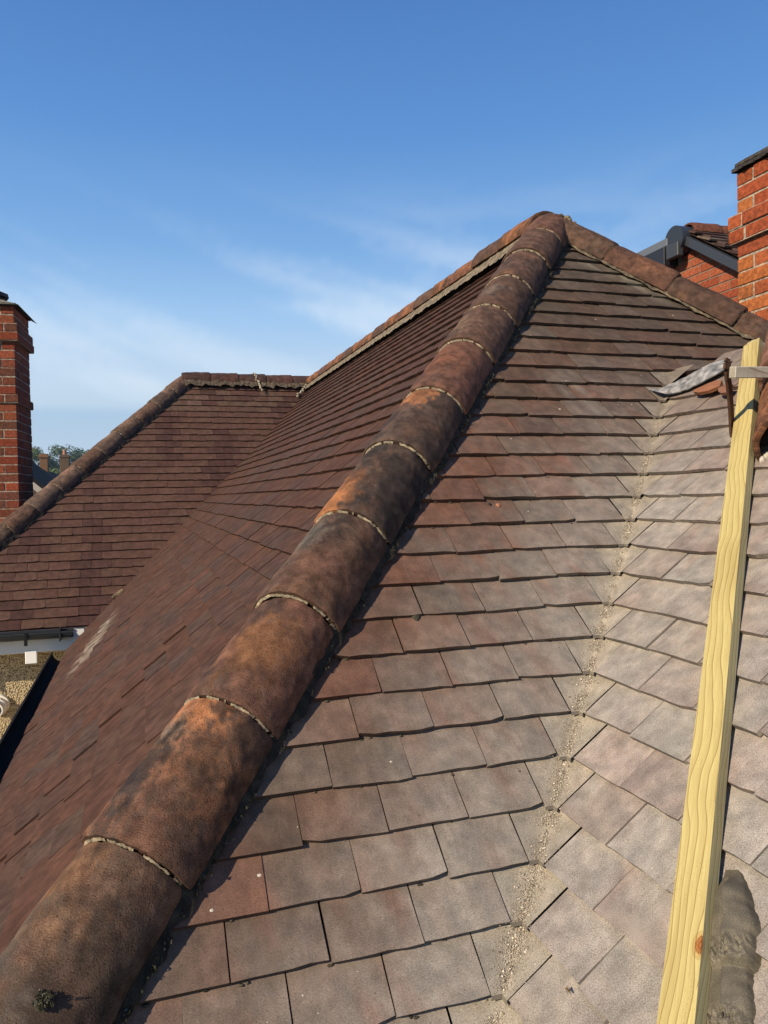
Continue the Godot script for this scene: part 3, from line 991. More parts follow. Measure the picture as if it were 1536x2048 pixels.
	run_of_tiles(house, "ridge_tile", a3, d3, Vector3.UP, cuts, R, [[gcol(0.17, 0.085, 0.05), [[0.5, 0.5, 0.4, ora, 0.5]]], [brown, []], [red, [[0.5, 0.7, 0.4, ora, 0.4]]]], gcol(0.4, 0.33, 0.22), 0.1)
	m = mb(house)
	bed(m, a3 + Vector3(-R + 0.012, 0.006, 0), a3 + d3 * 7.6 + Vector3(-R + 0.012, 0.006, 0), Vector3(-0.5, -0.86, 0), Vector3(-0.86, 0.5, 0), 0.088, -0.004, gcol(0.30, 0.24, 0.165), 0.5)
	put("mortar_bed", m.mesh(), mats.mortar, house)
	# mortar at the apex where the three runs meet
	m = mb(house)
	var pc := vv(apex) + Vector3(0.02, 0.035, 0.015)
	lump(m, pc - Vector3(0, 0.02, 0), Vector3(0.07, 0.04, 0.07), gcol(0.22, 0.17, 0.11), 0.35, 3.0)
	for i in 26:
		var q := pc + Vector3(0.028, 0.002, 0.055) + Vector3(0.003, -0.006, 0.004) * i * 0.8 + Vector3(rng.randfn(), rng.randfn(), rng.randfn()) * 0.006
		lump(m, q, Vector3.ONE * rng.randf_range(0.006, 0.014), jit(gcol(0.24, 0.19, 0.12), 0.3), 0.4, 60.0, 6)
	put("mortar_cap", m.mesh(), mats.mortar, house)
	# wing on the left: hip and ridge
	var w0 := Vector3(0.50, apex.y, 8.8)
	var a4 := vv(w0) + up1 * drop
	cuts = []
	for i in 15: cuts.append(-0.03 + i * 0.31)
	run_of_tiles(house, "hip_tile", a4, d1, up1, cuts, R - 0.008, [[gcol(0.20, 0.125, 0.088), [[0.4, -0.2, 0.25, gcol(0.38, 0.22, 0.15), 0.6]]], [gcol(0.18, 0.118, 0.086), [[0.15, -0.2, 0.2, gcol(0.42, 0.26, 0.19), 0.6]]], [gcol(0.20, 0.115, 0.078), []]], gcol(0.42, 0.32, 0.22), 0.2)
	m = mb(house)
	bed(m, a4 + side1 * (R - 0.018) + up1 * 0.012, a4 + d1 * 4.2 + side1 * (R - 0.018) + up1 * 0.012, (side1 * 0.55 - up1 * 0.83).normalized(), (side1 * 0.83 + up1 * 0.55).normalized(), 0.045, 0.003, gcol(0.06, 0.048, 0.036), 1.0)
	var a5 := v(0.47, apex.y + 0.0, 8.8) + Vector3(0, -0.012, 0)
	cuts = []
	for i in 6: cuts.append(i * 0.31)
	bed(m, a5 + Vector3(0, 0.02, R - 0.012), a5 + Vector3(1.62, 0.02, R - 0.012), Vector3(0, -0.86, 0.5), Vector3(0, 0.5, 0.86), 0.075, 0.004, gcol(0.17, 0.13, 0.09), 1.2)
	put("mortar_bed", m.mesh(), mats.mortar, house)
	run_of_tiles(house, "ridge_tile", a5, Vector3(1, 0, 0), Vector3.UP, cuts, R, [[gcol(0.10, 0.056, 0.046), []], [gcol(0.12, 0.06, 0.046), []]], gcol(0.2, 0.15, 0.11), 0.3)
	m = mb(house)
	for i in 14:
		var t := i / 13.0
		lump(m, v(1.27 + 0.05 * t, apex.y - 0.012 + 0.108 * cos(1.45 * minf(1.0, t * 1.5)) - maxf(0.0, t - 0.66) * 0.26, 8.8 - 0.108 * sin(1.45 * minf(1.0, t * 1.5)) - maxf(0.0, t - 0.66) * 0.24) + Vector3(rng.randfn(), rng.randfn(), 0.3) * 0.008, Vector3(0.014, 0.016, 0.012), jit(gcol(0.55, 0.48, 0.36), 0.15), 0.4, 50.0, 6)
	for i in 16:
		var t := i / 15.0
		lump(m, v(1.93 - 0.20 * t, apex.y + 0.03 - 0.20 * t, 8.74 - 0.16 * t) + Vector3(rng.randfn(), rng.randfn(), 0.3) * 0.008, Vector3(0.016, 0.014, 0.014), jit(gcol(0.5, 0.44, 0.34), 0.15), 0.4, 50.0, 6)
	put("mortar_patch", m.mesh(), mats.mortar, house)
	# broken mortar fillet at the foot of the far valley
	m = mb(house)
	for i in 22:
		var t := i / 21.0
		var p := sp(slope(v(apex.x, apex.y, 0.0), Vector3(0, 0, 1), Vector3(-1, 0, 0), AL), -lerpf(7.0, 6.5, t) , lerpf(3.22, 2.98, t), 0.02)
		m.bevel_box(p, Vector3(0.028, 0.02, 0.0).rotated(Vector3.UP, rng.randf_range(-0.6, 0.6)), Vector3(-0.006, 0.010, 0).rotated(Vector3.UP, rng.randf()), Vector3(0, 0.0, 0.016), 0.002, jit(gcol(0.42, 0.32, 0.20), 0.2))
	put("broken_fillet", m.mesh(), mats.mortar, house)
	# lichen discs on the front slope
	m = mb(house)
	var S := slope(vv(ref_p), Vector3(1, 0, 0), Vector3(0, 0, 1), AL)
	for q: Array in [[0.62 - ref_p.x, 2.135, 0.013, gcol(0.05, 0.045, 0.03)], [0.78 - ref_p.x, 2.12, 0.010, gcol(0.26, 0.2, 0.14)], [0.75 - ref_p.x, 2.12, 0.005, gcol(0.26, 0.2, 0.14)], [0.95 - ref_p.x, 1.76, 0.006, gcol(0.03, 0.022, 0.018)], [0.975 - ref_p.x, 1.765, 0.009, gcol(0.36, 0.16, 0.09)]]:
		var cpt := sp(S, q[0], q[1], 0.0095)
		for i in 9:
			var a := i / 9.0 * TAU; var b := (i + 1) / 9.0 * TAU
			m.flat(cpt + S.N * 0.003, cpt + (S.U * cos(a) + S.D * sin(a)) * q[2] * (0.85 + 0.3 * nf.get_noise_1d(i * 3.0)), cpt + (S.U * cos(b) + S.D * sin(b)) * q[2] * (0.85 + 0.3 * nf.get_noise_1d((i + 1) * 3.0 if i < 8 else 0.0)), S.N, q[3])
	for i in 120:
		var k := rng.randi_range(4, 32)
		var s := S0 + G * k - rng.randf_range(0.004, 0.085)
		var u := lerpf(ax_of(s) , 2.72 - KV * s * ca - ref_p.x, rng.randf())
		var cpt := sp(S, u, s, top_w(s - (S0 + G * k)) + 0.0006)
		var r := rng.randf_range(0.0007, 0.0022) * (1.0 + 1.6 * pow(rng.randf(), 9.0))
		var kc := jit([gcol(0.55, 0.5, 0.42), gcol(0.5, 0.45, 0.36), gcol(0.06, 0.05, 0.04)][rng.randi() % 3], 0.2)
		for j in 6:
			var a := j / 6.0 * TAU; var b := (j + 1) / 6.0 * TAU
			m.flat(cpt + S.N * 0.0008, cpt + (S.U * cos(a) * 1.2 + S.D * sin(a)) * r, cpt + (S.U * cos(b) * 1.2 + S.D * sin(b)) * r, S.N, kc)
	for i in 150:
		# crumbs of moss caught under the tile ends
		var k := rng.randi_range(3, 33)
		var s := S0 + G * k + rng.randf_range(-0.001, 0.004)
		var u := ax_of(s) + pow(rng.randf(), 1.8) * 0.8
		if u > 2.70 - KV * s * ca - ref_p.x: continue
		lump(m, sp(S, u, s, 0.002), Vector3(rng.randf_range(0.002, 0.007), 0.0025, 0.003), jit(gcol(0.06, 0.052, 0.034), 0.4), 0.5, 40.0, 5)
	var li := put("lichen", m.mesh(), mats.moss, house)
	li.set_meta("kind", "stuff")

func ax_of(s: float) -> float:      # hip edge of the front slope at s
	return apex.x - ref_p.x - (s + (apex.y - ref_p.y) / sa) * ca + 0.16

func lump(m: MB, c: Vector3, r: Vector3, col: Color, amp: float, freq: float, n := 14) -> void:
	var pts := []; var uvs := []; var cols := []
	var sd := rng.randf() * 30.0
	for j in n + 1:
		for i in n + 1:
			var th := PI * j / float(n); var ph := TAU * (i % n) / float(n)
			var d := Vector3(sin(th) * cos(ph), cos(th), sin(th) * sin(ph))
			var k := 1.0 + amp * nz.get_noise_3d(d.x * 1.8 + sd, d.y * 1.8, d.z * 1.8) * 1.6
			pts.append(c + d * r * k); uvs.append(Vector2(ph * r.x, th * r.y)); cols.append(mixc(col, jit(col, 0.3), 0.6))
	m.grid(pts, uvs, cols, n + 1, n + 1, func(q): return q - c)

# ---------------------------------------------------------------- gutters, fascia, wall
func gutter(m: MB, a: Vector3, b: Vector3, out: Vector3, r: float, col: Color) -> void:
	var n := 10
	for i in n:
		var p0 := PI * i / n; var p1 := PI * (i + 1) / n
		var e0 := out * cos(p0) - Vector3.UP * sin(p0)
		var e1 := out * cos(p1) - Vector3.UP * sin(p1)
		m.quad(a + e0 * r, b + e0 * r, b + e1 * r, a + e1 * r, e0 + e1, col)
		m.quad(a + e0 * (r - 0.004), b + e0 * (r - 0.004), b + e1 * (r - 0.004), a + e1 * (r - 0.004), -e0 - e1, col)
	for s: float in [-1.0, 1.0]:
		m.box((a + b) * 0.5 + out * s * (r - 0.002) + Vector3.UP * 0.003, (b - a) * 0.5, Vector3.UP * 0.006, out * 0.006, col)

func build_eaves(house: Node3D) -> void:
	var black := gcol(0.012, 0.012, 0.013)
	# left slope gutter
	var ex := apex.x - 3.53 * ca; var ey := apex.y - 3.53 * sa
	var m := mb(house)
	gutter(m, v(ex - 0.055, ey - 0.035, -0.5), v(ex - 0.055, ey - 0.035, 6.38), Vector3(-1, 0, 0), 0.070, gcol(0.006, 0.006, 0.006))
	put("gutter", m.mesh(), mats.moss, house)
	m = mb(house)
	m.box(v(ex + 0.06, ey - 0.10, 3.0), Vector3(0.012, 0, 0), Vector3(0, 0.10, 0), Vector3(0, 0, 3.6), gcol(0.7, 0.7, 0.68))
	put("fascia_board", m.mesh(), mats.plain, house)
	# the wing's gutter, fascia, bracket and wall
	var wy := apex.y - 3.30 * sa; var wz := 8.8 - 3.30 * ca
	m = mb(house)
	gutter(m, v(-4.5, wy - 0.03, wz - 0.05), v(-0.53, wy - 0.03, wz - 0.05), Vector3(0, 0, 1), 0.052, gcol(0.035, 0.036, 0.04))
	for x: float in [-0.62]: m.box(v(x, wy - 0.05, wz - 0.05), Vector3(0.006, 0, 0), Vector3(0, 0.05, 0), Vector3(0, 0, 0.058), gcol(0.03, 0.03, 0.033))
	for x: float in [-0.86, -1.7]: m.bevel_box(v(x, wy - 0.065, wz - 0.105), Vector3(0.012, 0, 0), Vector3(0, 0.05, 0), Vector3(0, 0, 0.008), 0.003, black)
	put("gutter", m.mesh(), mats.gloss, house)
	m = mb(house)
	m.bevel_box(v(-2.4, wy - 0.105, wz + 0.02), Vector3(1.95, 0, 0), Vector3(0, 0.085, 0), Vector3(0, 0, 0.012), 0.003, gcol(0.74, 0.73, 0.70))
	m.box(v(-2.4, wy - 0.185, wz + 0.15), Vector3(1.95, 0, 0), Vector3(0, 0.006, 0), Vector3(0, 0, 0.09), gcol(0.72, 0.71, 0.68))
	put("fascia_board", m.mesh(), mats.plain, house)
	m = mb(house)
	m.bevel_box(v(-0.84, wy - 0.225, wz + 0.03), Vector3(0.042, 0, 0), Vector3(0, 0.050, 0), Vector3(0, 0, 0.03), 0.004, gcol(0.80, 0.80, 0.78))
	put("bracket", m.mesh(), mats.plain, house)
	m = mb(house)
	var wl := wz + 0.21
	m.quad(v(-5.0, wy - 0.19, wl), v(1.5, wy - 0.19, wl), v(1.5, -EYE, wl), v(-5.0, -EYE, wl), Vector3(0, 0, 1), gcol(0.66, 0.61, 0.53))
	m.quad(v(-0.25, ey - 0.15, -0.5), v(-0.25, ey - 0.15, wl), v(-0.25, -EYE, wl), v(-0.25, -EYE, -0.5), Vector3(-1, 0, 0), gcol(0.62, 0.56, 0.47))
	m.quad(v(-5.0, wy - 0.19, wl), v(-5.0, wy - 0.19, 11.0), v(-5.0, -EYE, 11.0), v(-5.0, -EYE, wl), Vector3(-1, 0, 0), gcol(0.62, 0.56, 0.47))
	put("pebbledash_wall", m.mesh(), mats.dash, house)
	# white flue stub on the wall
	var fl := thing("flue_pipe", "stubby white plastic flue pipe sticking out of the pebbledash wall", "pipe", v(-1.10, -1.60, wl))
	m = mb(fl)
	tube(m, v(-1.11, -1.60, wl - 0.005), v(-1.11, -1.60, wl - 0.20), 0.060, 0.060, gcol(0.78, 0.74, 0.66), 20)
	put("pipe", m.mesh(), mats.plain, fl)
	m = mb(fl)
	tube(m, v(-1.11, -1.60, wl - 0.07), v(-1.11, -1.60, wl - 0.115), 0.073, 0.070, gcol(0.80, 0.76, 0.68), 20)
	tube(m, v(-1.11, -1.60, wl - 0.002), v(-1.11, -1.60, wl - 0.03), 0.082, 0.078, gcol(0.80, 0.76, 0.68), 20)
	put("collar", m.mesh(), mats.plain, fl)
	m = mb(fl)
	tube(m, v(-1.11, -1.60, wl - 0.198), v(-1.11, -1.60, wl - 0.203), 0.046, 0.046, gcol(0.02, 0.02, 0.02), 20)
	put("opening", m.mesh(), mats.plain, fl)
	# scaffold boards below
	var names := ["pale scaffold board nearest the pebbledash wall", "middle scaffold board of the three beside the eaves", "scaffold board farthest out from the pebbledash wall"]
	for i in 3:
		var bd := thing("scaffold_board", names[i], "board", v(-2.4, -1.86, wl - 0.18 - i * 0.235), "scaffold boards below the eaves")
		m = mb(bd)
		m.bevel_box(v(-1.6, -1.86 - 0.006 * (i % 2), wl - 0.18 - i * 0.235), Vector3(1.25, 0, 0), Vector3(0, 0.019, 0), Vector3(0, 0, 0.11), 0.005, jit(gcol(0.56, 0.47, 0.34), 0.1), Vector2(0.1 * i, 0.3))
		put("plank", m.mesh(), mats.old_wood, bd)
		m = mb(bd)
		m.box(v(-0.345, -1.86 - 0.006 * (i % 2), wl - 0.18 - i * 0.235), Vector3(0.003, 0, 0), Vector3(0, 0.021, 0), Vector3(0, 0, 0.112), gcol(0.25, 0.26, 0.27))
		put("end_band", m.mesh(), mats.gloss, bd)

func tube(m: MB, a: Vector3, b: Vector3, r0: float, r1: float, col: Color, n := 12, caps := true) -> void:
	var ax := (b - a).normalized()
	var x := ax.cross(Vector3.UP if absf(ax.y) < 0.9 else Vector3.RIGHT).normalized()
	var y := ax.cross(x)
	for i in n:
		var p := TAU * i / n; var q := TAU * (i + 1) / n
		var e := x * cos(p) + y * sin(p); var f := x * cos(q) + y * sin(q)
		m.tri(a + e * r0, b + e * r1, b + f * r1, e, e, f, Vector2(0, 0), Vector2(0, 1), Vector2(1, 1), col, col, col)
		m.tri(a + e * r0, b + f * r1, a + f * r0, e, f, f, Vector2(0, 0), Vector2(1, 1), Vector2(1, 0), col, col, col)
		if caps:
			m.flat(a, a + e * r0, a + f * r0, -ax, col)
			m.flat(b, b + e * r1, b + f * r1, ax, col)

# ---------------------------------------------------------------- chimneys
# bricks laid round a rectangle x0..x1, z0..z1 (own axes of the thing, y up) with stretcher bond; course heights hc, list of oversailing courses
func brick_stack(o: Node3D, x0: float, x1: float, z0: float, z1: float, y0: float, n: int, hc: float, bl: float, sail: Dictionary, cols: Array, faces: Array, mortar: Color, wear: float) -> void:
	var core := MB.new()
	var inset := 0.0045
	core.box(Vector3((x0 + x1) * 0.5, y0 + n * hc * 0.5 - 0.004, (z0 + z1) * 0.5), Vector3((x1 - x0) * 0.5 - inset, 0, 0), Vector3(0, n * hc * 0.5 - 0.004, 0), Vector3(0, 0, (z1 - z0) * 0.5 - inset), mortar)
	put("mortar_core", core.mesh(), mats.mortar, o)
	var jt := 0.010
	var bd := bl * 0.48
	for j in n:
		var s: float = sail.get(j, 0.0)
		var y := y0 + (j + 0.5) * hc
		if s > 0.0:
			var cm := MB.new()
			cm.box(Vector3((x0 + x1) * 0.5, y, (z0 + z1) * 0.5), Vector3((x1 - x0) * 0.5 - inset + s, 0, 0), Vector3(0, hc * 0.5 - 0.002, 0), Vector3(0, 0, (z1 - z0) * 0.5 - inset + s), mortar)
			put("mortar_core", cm.mesh(), mats.mortar, o)
		var X0 := x0 - s; var X1 := x1 + s; var Z0 := z0 - s; var Z1 := z1 + s
		for fc: String in faces:
			var along_x: bool = fc.ends_with("z")
			var lo := X0 if along_x else Z0
			var hi := X1 if along_x else Z1
			var full: bool = (j % 2 == 0) == along_x
			if not full: lo += bd + jt; hi -= bd + jt
			var t := lo
			var first := true
			while t < hi - 0.02:
				var ln := bl
				if first and full and s > 0.0: ln = bd
				if t + ln > hi - 0.03: ln = hi - t
				first = false
				var hx := (ln - (0.0 if t + ln >= hi - 0.001 else jt)) * 0.5
				var mid := t + hx
				var hh := (hc - jt) * 0.5
				var proud := rng.randf_range(-0.0025, 0.0025)
				var c: Vector3; var a: Vector3; var d: Vector3
				var dep := bd * 0.5
				if along_x:
					c = Vector3(mid, y, (Z1 - dep + proud) if fc == "+z" else (Z0 + dep + proud)); a = Vector3(hx, 0, 0); d = Vector3(0, 0, dep)
				else:
					c = Vector3((X1 - dep + proud) if fc == "+x" else (X0 + dep + proud), y, mid); a = Vector3(0, 0, hx); d = Vector3(dep, 0, 0)
				var m := MB.new()
				var k := jit(cols[rng.randi() % cols.size()], 0.16)
				if rng.randf() < 0.13: k = mixc(k, gcol(0.16, 0.07, 0.045), rng.randf_range(0.3, 0.8))
				m.bevel_box(Vector3.ZERO, a, Vector3(0, hh, 0), d, rng.randf_range(0.0015, 0.0035) * wear, k, Vector2(rng.randf(), rng.randf()))
				put("brick", m.mesh(), mats.brick, o, Transform3D(Basis(Vector3(rng.randfn(), rng.randfn(), rng.randfn()).normalized(), rng.randfn() * 0.006 * wear), c + Vector3(0, rng.randf_range(-0.0015, 0.0015) * wear, 0)))
				t += ln

func ragged_slab(m: MB, x0: float, x1: float, z0: float, z1: float, y: float, th: float, col: Color, rag: float) -> void:
	var ring := []
	var sd := rng.randf() * 40.0
	var corners := [Vector2(x0, z0), Vector2(x1, z0), Vector2(x1, z1), Vector2(x0, z1)]
	var cen := Vector2((x0 + x1) * 0.5, (z0 + z1) * 0.5)
	var n := 16
	for e in 4:
		for i in n:
			var q: Vector2 = corners[e].lerp(corners[(e + 1) % 4], i / float(n))
			var w := nf.get_noise_1d((e * n + i) * 0.55 + sd)
			var p := q + (cen - q).normalized() * w * rag
			ring.append(Vector3(p.x, y + w * rag * 0.25, p.y))
	var c3 := Vector3(cen.x, y + 0.02, cen.y)
	for i in ring.size():
		var a: Vector3 = ring[i]; var b: Vector3 = ring[(i + 1) % ring.size()]
		var k := jit(col, 0.25)
		m.flat(a, b, c3, Vector3.UP, k)
		m.quad(a, b, b - Vector3(0, th * 0.8, 0), a - Vector3(0, th, 0), (a + b) * 0.5 - c3, k)
		m.flat(a - Vector3(0, th, 0), b - Vector3(0, th * 0.8, 0), c3 - Vector3(0, th, 0), Vector3.DOWN, k)

func build_right_chimney() -> void:
	var base := v(3.05, 0.0, 3.29)
	var o := thing("brick_chimney", "tall orange red brick chimney at the right edge with ragged slate capping", "chimney", base)
	# own axes: x right, z towards the viewer; the left face is seen
	var hc := 0.0752
	var n := 27
	var y0 := 1.665 - n * hc
	brick_stack(o, 0.0, 0.62, 0.0, 0.78, y0, n, hc, 0.2175, {n - 4: 0.034, n - 5: 0.030}, [gcol(0.46, 0.115, 0.045), gcol(0.43, 0.105, 0.042), gcol(0.49, 0.14, 0.055), gcol(0.39, 0.095, 0.042), gcol(0.50, 0.165, 0.055)], ["-x", "+z", "-z", "+x"], gcol(0.56, 0.48, 0.37), 1.2)
	var m := MB.new()
	ragged_slab(m, -0.022, 0.642, -0.022, 0.80, 1.665 + 0.022, 0.020, gcol(0.07, 0.058, 0.055), 0.022)
	ragged_slab(m, -0.012, 0.63, -0.014, 0.79, 1.665 + 0.046, 0.018, gcol(0.10, 0.085, 0.075), 0.022)
	put("slate_capping", m.mesh(), mats.mortar, o)
	m = MB.new()
	lump(m, Vector3(0.31, 1.705, 0.39), Vector3(0.31, 0.10, 0.40), gcol(0.30, 0.26, 0.20), 0.15, 4.0, 20)
	put("mortar_flaunching", m.mesh(), mats.mortar, o)

func build_left_chimney() -> void:
	var yaw := 0.08
	var o := thing("brick_chimney", "dark red brick chimney at the left edge with a black pot, half in shade", "chimney", v(-1.10, 0.0, 7.95))
	o.rotation.y = -yaw
	var hc := 0.0835
	var n := 34
	var y0 := 1.855 - n * hc
	brick_stack(o, -0.95, 0.0, -0.62, 0.0, y0, n, hc, 0.240, {n - 3: 0.034, n - 4: 0.040, n - 11: 0.022}, [gcol(0.35, 0.085, 0.042), gcol(0.31, 0.075, 0.040), gcol(0.38, 0.11, 0.055), gcol(0.28, 0.08, 0.045), gcol(0.22, 0.085, 0.055)], ["+z", "+x", "-z", "-x"], gcol(0.50, 0.42, 0.32), 1.4)
	var m := MB.new()
	ragged_slab(m, -1.0, 0.022, -0.64, 0.03, 1.855 + 0.022, 0.028, gcol(0.10, 0.09, 0.07), 0.02)
	put("slate_capping", m.mesh(), mats.mortar, o)
	m = MB.new()
	# sloped mortar from the slates up to the pot
	var ys := 1.86
	for s: Array in [[Vector3(-1.0, ys, 0.05), Vector3(0.05, ys, 0.05), Vector3(-0.16, ys + 0.09, -0.14), Vector3(-0.8, ys + 0.09, -0.14), Vector3(0, 1, 1)], [Vector3(0.05, ys, 0.05), Vector3(0.05, ys, -0.79), Vector3(-0.16, ys + 0.09, -0.6), Vector3(-0.16, ys + 0.09, -0.14), Vector3(1, 1, 0)], [Vector3(-0.8, ys + 0.09, -0.14), Vector3(-0.16, ys + 0.09, -0.14), Vector3(-0.16, ys + 0.09, -0.6), Vector3(-0.8, ys + 0.09, -0.6), Vector3.UP]]:
		m.quad(s[0], s[1], s[2], s[3], s[4], gcol(0.30, 0.27, 0.20))
	put("mortar_flaunching", m.mesh(), mats.mortar, o)
	m = MB.new()
	tube(m, Vector3(-0.30, ys + 0.07, -0.35), Vector3(-0.30, ys + 0.15, -0.35), 0.15, 0.15, gcol(0.035, 0.025, 0.022), 8)
	tube(m, Vector3(-0.30, ys + 0.15, -0.35), Vector3(-0.30, ys + 0.19, -0.35), 0.185, 0.175, gcol(0.03, 0.022, 0.02), 8)
	put("chimney_pot", m.mesh(), mats.plain, o)

# ---------------------------------------------------------------- neighbours
func build_gable_house() -> void:
	var o := thing("gabled_brick_house", "orange brick gable with dark grey verge trim behind the right hip", "house", v(4.6, -EYE, 5.45))
	var dark := gcol(0.040, 0.044, 0.050)
	var az := 5.46; var ay := 2.19            # ridge line
	var tp := 0.66
	# wall behind the bricks
	var m := mb(o)
	var wx := 4.53
	m.flat(v(wx, ay - 0.06, az), v(wx, ay - 0.06 - 3.2 * tp, az - 3.2), v(wx, ay - 0.06 - 3.2 * tp, az + 3.2), Vector3(-1, 0, 0), gcol(0.42, 0.33, 0.24))
	m.quad(v(wx, ay - 2.55, az - 3.2), v(wx, ay - 2.55, az + 3.2), v(wx, -EYE, az + 3.2), v(wx, -EYE, az - 3.2), Vector3(-1, 0, 0), gcol(0.40, 0.09, 0.04))
	m.quad(v(wx, ay - 2.55, az - 3.2), v(wx + 6, ay - 2.55, az - 3.2), v(wx + 6, -EYE, az - 3.2), v(wx, -EYE, az - 3.2), Vector3(0, 0, 1), gcol(0.40, 0.09, 0.04))
	var wall := put("gable_wall", m.mesh(), mats.mortar, o)
	var hc := 0.075
	for j in 22:
		var y := ay - 0.08 - (j + 0.5) * hc
		var half: float = (ay - 0.06 - y - hc * 0.5) / tp + 0.03
		var z := az - floorf(half / 0.225) * 0.225 - (0.1125 if j % 2 == 1 else 0.0) + 0.07
		while z < az + minf(half, 1.1):
			if z > az - half + 0.03 and z > az - 1.7:
				var bm := MB.new()
				bm.bevel_box(Vector3.ZERO, Vector3(0.05, 0, 0), Vector3(0, 0.0325, 0), Vector3(0, 0, 0.1075), 0.003, jit([gcol(0.44, 0.115, 0.052), gcol(0.41, 0.10, 0.046), gcol(0.47, 0.135, 0.065)][rng.randi() % 3], 0.08), Vector2(rng.randf(), rng.randf()))
				put("brick", bm.mesh(), mats.brick, wall, Transform3D(Basis(), v(wx + 0.044, y, z) - o.position))
			z += 0.225
	# roof towards the viewer, with courses of tiles
	m = mb(o)
	var dz := Vector3(0, -tp, 1).normalized()
	var nn := Vector3(0, 1, tp).normalized()
	var top := v(4.47, ay + 0.03, az)
	m.quad(top, top + Vector3(4.5, 0, 0), top + Vector3(4.5, 0, 0) + dz * 3.6, top + dz * 3.6, nn, gcol(0.10, 0.06, 0.05))
	m.quad(top, top + Vector3(4.5, 0, 0), top + Vector3(4.5, -2.6, -3.2), top + Vector3(0, -2.6, -3.2), Vector3(0, 1, -1), gcol(0.10, 0.06, 0.05))
	var roof := put("roof", m.mesh(), mats.tile, o)
	m = mb(o)
	var rest := SurfaceTool.new()
	for k in 18:
		for i in 14:
			var c := top + dz * (0.10 + k * 0.1) + Vector3(0.085 + i * TW + (TW * 0.5 if k % 2 == 1 else 0.0), 0, 0) + nn * 0.016
			var tm := MB.new()
			tm.box(Vector3.ZERO, Vector3(TW * 0.5 - 0.001, 0, 0), nn * 0.007 , (dz * 0.078 + nn * 0.010), jit([gcol(0.13, 0.075, 0.06), gcol(0.10, 0.06, 0.05), gcol(0.22, 0.17, 0.13)][0 if rng.randf() < 0.6 else rng.randi_range(1, 2)], 0.2))
			put("roof_tile", tm.mesh(), mats.tile, roof, Transform3D(Basis(), c - o.position))
	for i in 10:
		m = mb(o)
		half_round(m, top + Vector3(0.06 + i * 0.30, -0.03, 0), top + Vector3(0.355 + i * 0.30, -0.03, 0), Vector3.UP, 0.10, hip_colour(gcol(0.24, 0.085, 0.05), [], i * 3.0), 1.57)
		put("ridge_tile", m.mesh(), mats.hip, roof)
		if i > 0:
			m = mb(o)
			joint(m, top + Vector3(0.0575 + i * 0.30, -0.03, 0), Vector3(1, 0, 0), Vector3.UP, 0.101, gcol(0.30, 0.13, 0.08), 1.4, 0.0)
			put("mortar_joint", m.mesh(), mats.mortar, roof)
	# verge trim
	m = mb(o)
	var va := v(4.47, ay - 0.02, az)
	m.bevel_box(va + dz * 1.75 + Vector3(0.0, -0.005, 0) - nn * 0.012, Vector3(0.03, 0, 0), nn * 0.036, dz * 1.75, 0.006, gcol(0.036, 0.041, 0.048))
	m.box(va + dz * 1.75 + Vector3(0.05, 0, 0) - nn * 0.052, Vector3(0.04, 0, 0), nn * 0.006, dz * 1.75, dark)
	put("verge_trim", m.mesh(), mats.gloss, o)
	m = mb(o)
	tube(m, v(4.405, ay - 0.055, az + 0.02), v(4.54, ay - 0.055, az + 0.02), 0.118, 0.118, gcol(0.030, 0.034, 0.040), 24)
	m.bevel_box(v(4.41, ay - 0.15, az + 0.015), Vector3(0.03, 0, 0), Vector3(0, 0.06, 0), Vector3(0, 0, 0.075), 0.006, dark)
	put("ridge_end_cap", m.mesh(), mats.gloss, o)
	# flat roofed dormer behind the ridge
	m = mb(o)
	m.bevel_box(v(5.4, ay - 0.045, az + 1.22), Vector3(1.0, 0, 0), Vector3(0, 0.034, 0), Vector3(0, 0, 1.12), 0.004, gcol(0.11, 0.125, 0.14))
	put("dormer_edge_trim", m.mesh(), mats.gloss, o)
	m = mb(o)
	m.bevel_box(v(5.37, ay - 0.162, az + 1.22), Vector3(0.985, 0, 0), Vector3(0, 0.080, 0), Vector3(0, 0, 1.10), 0.003, gcol(0.02, 0.022, 0.026))
	put("dormer_fascia", m.mesh(), mats.gloss, o)
	m = mb(o)
	m.box(v(5.62, ay - 1.1, az + 1.3), Vector3(1.0, 0, 0), Vector3(0, 0.82, 0), Vector3(0, 0, 1.0), gcol(0.40, 0.09, 0.04))
	put("dormer_wall", m.mesh(), mats.brick, o)

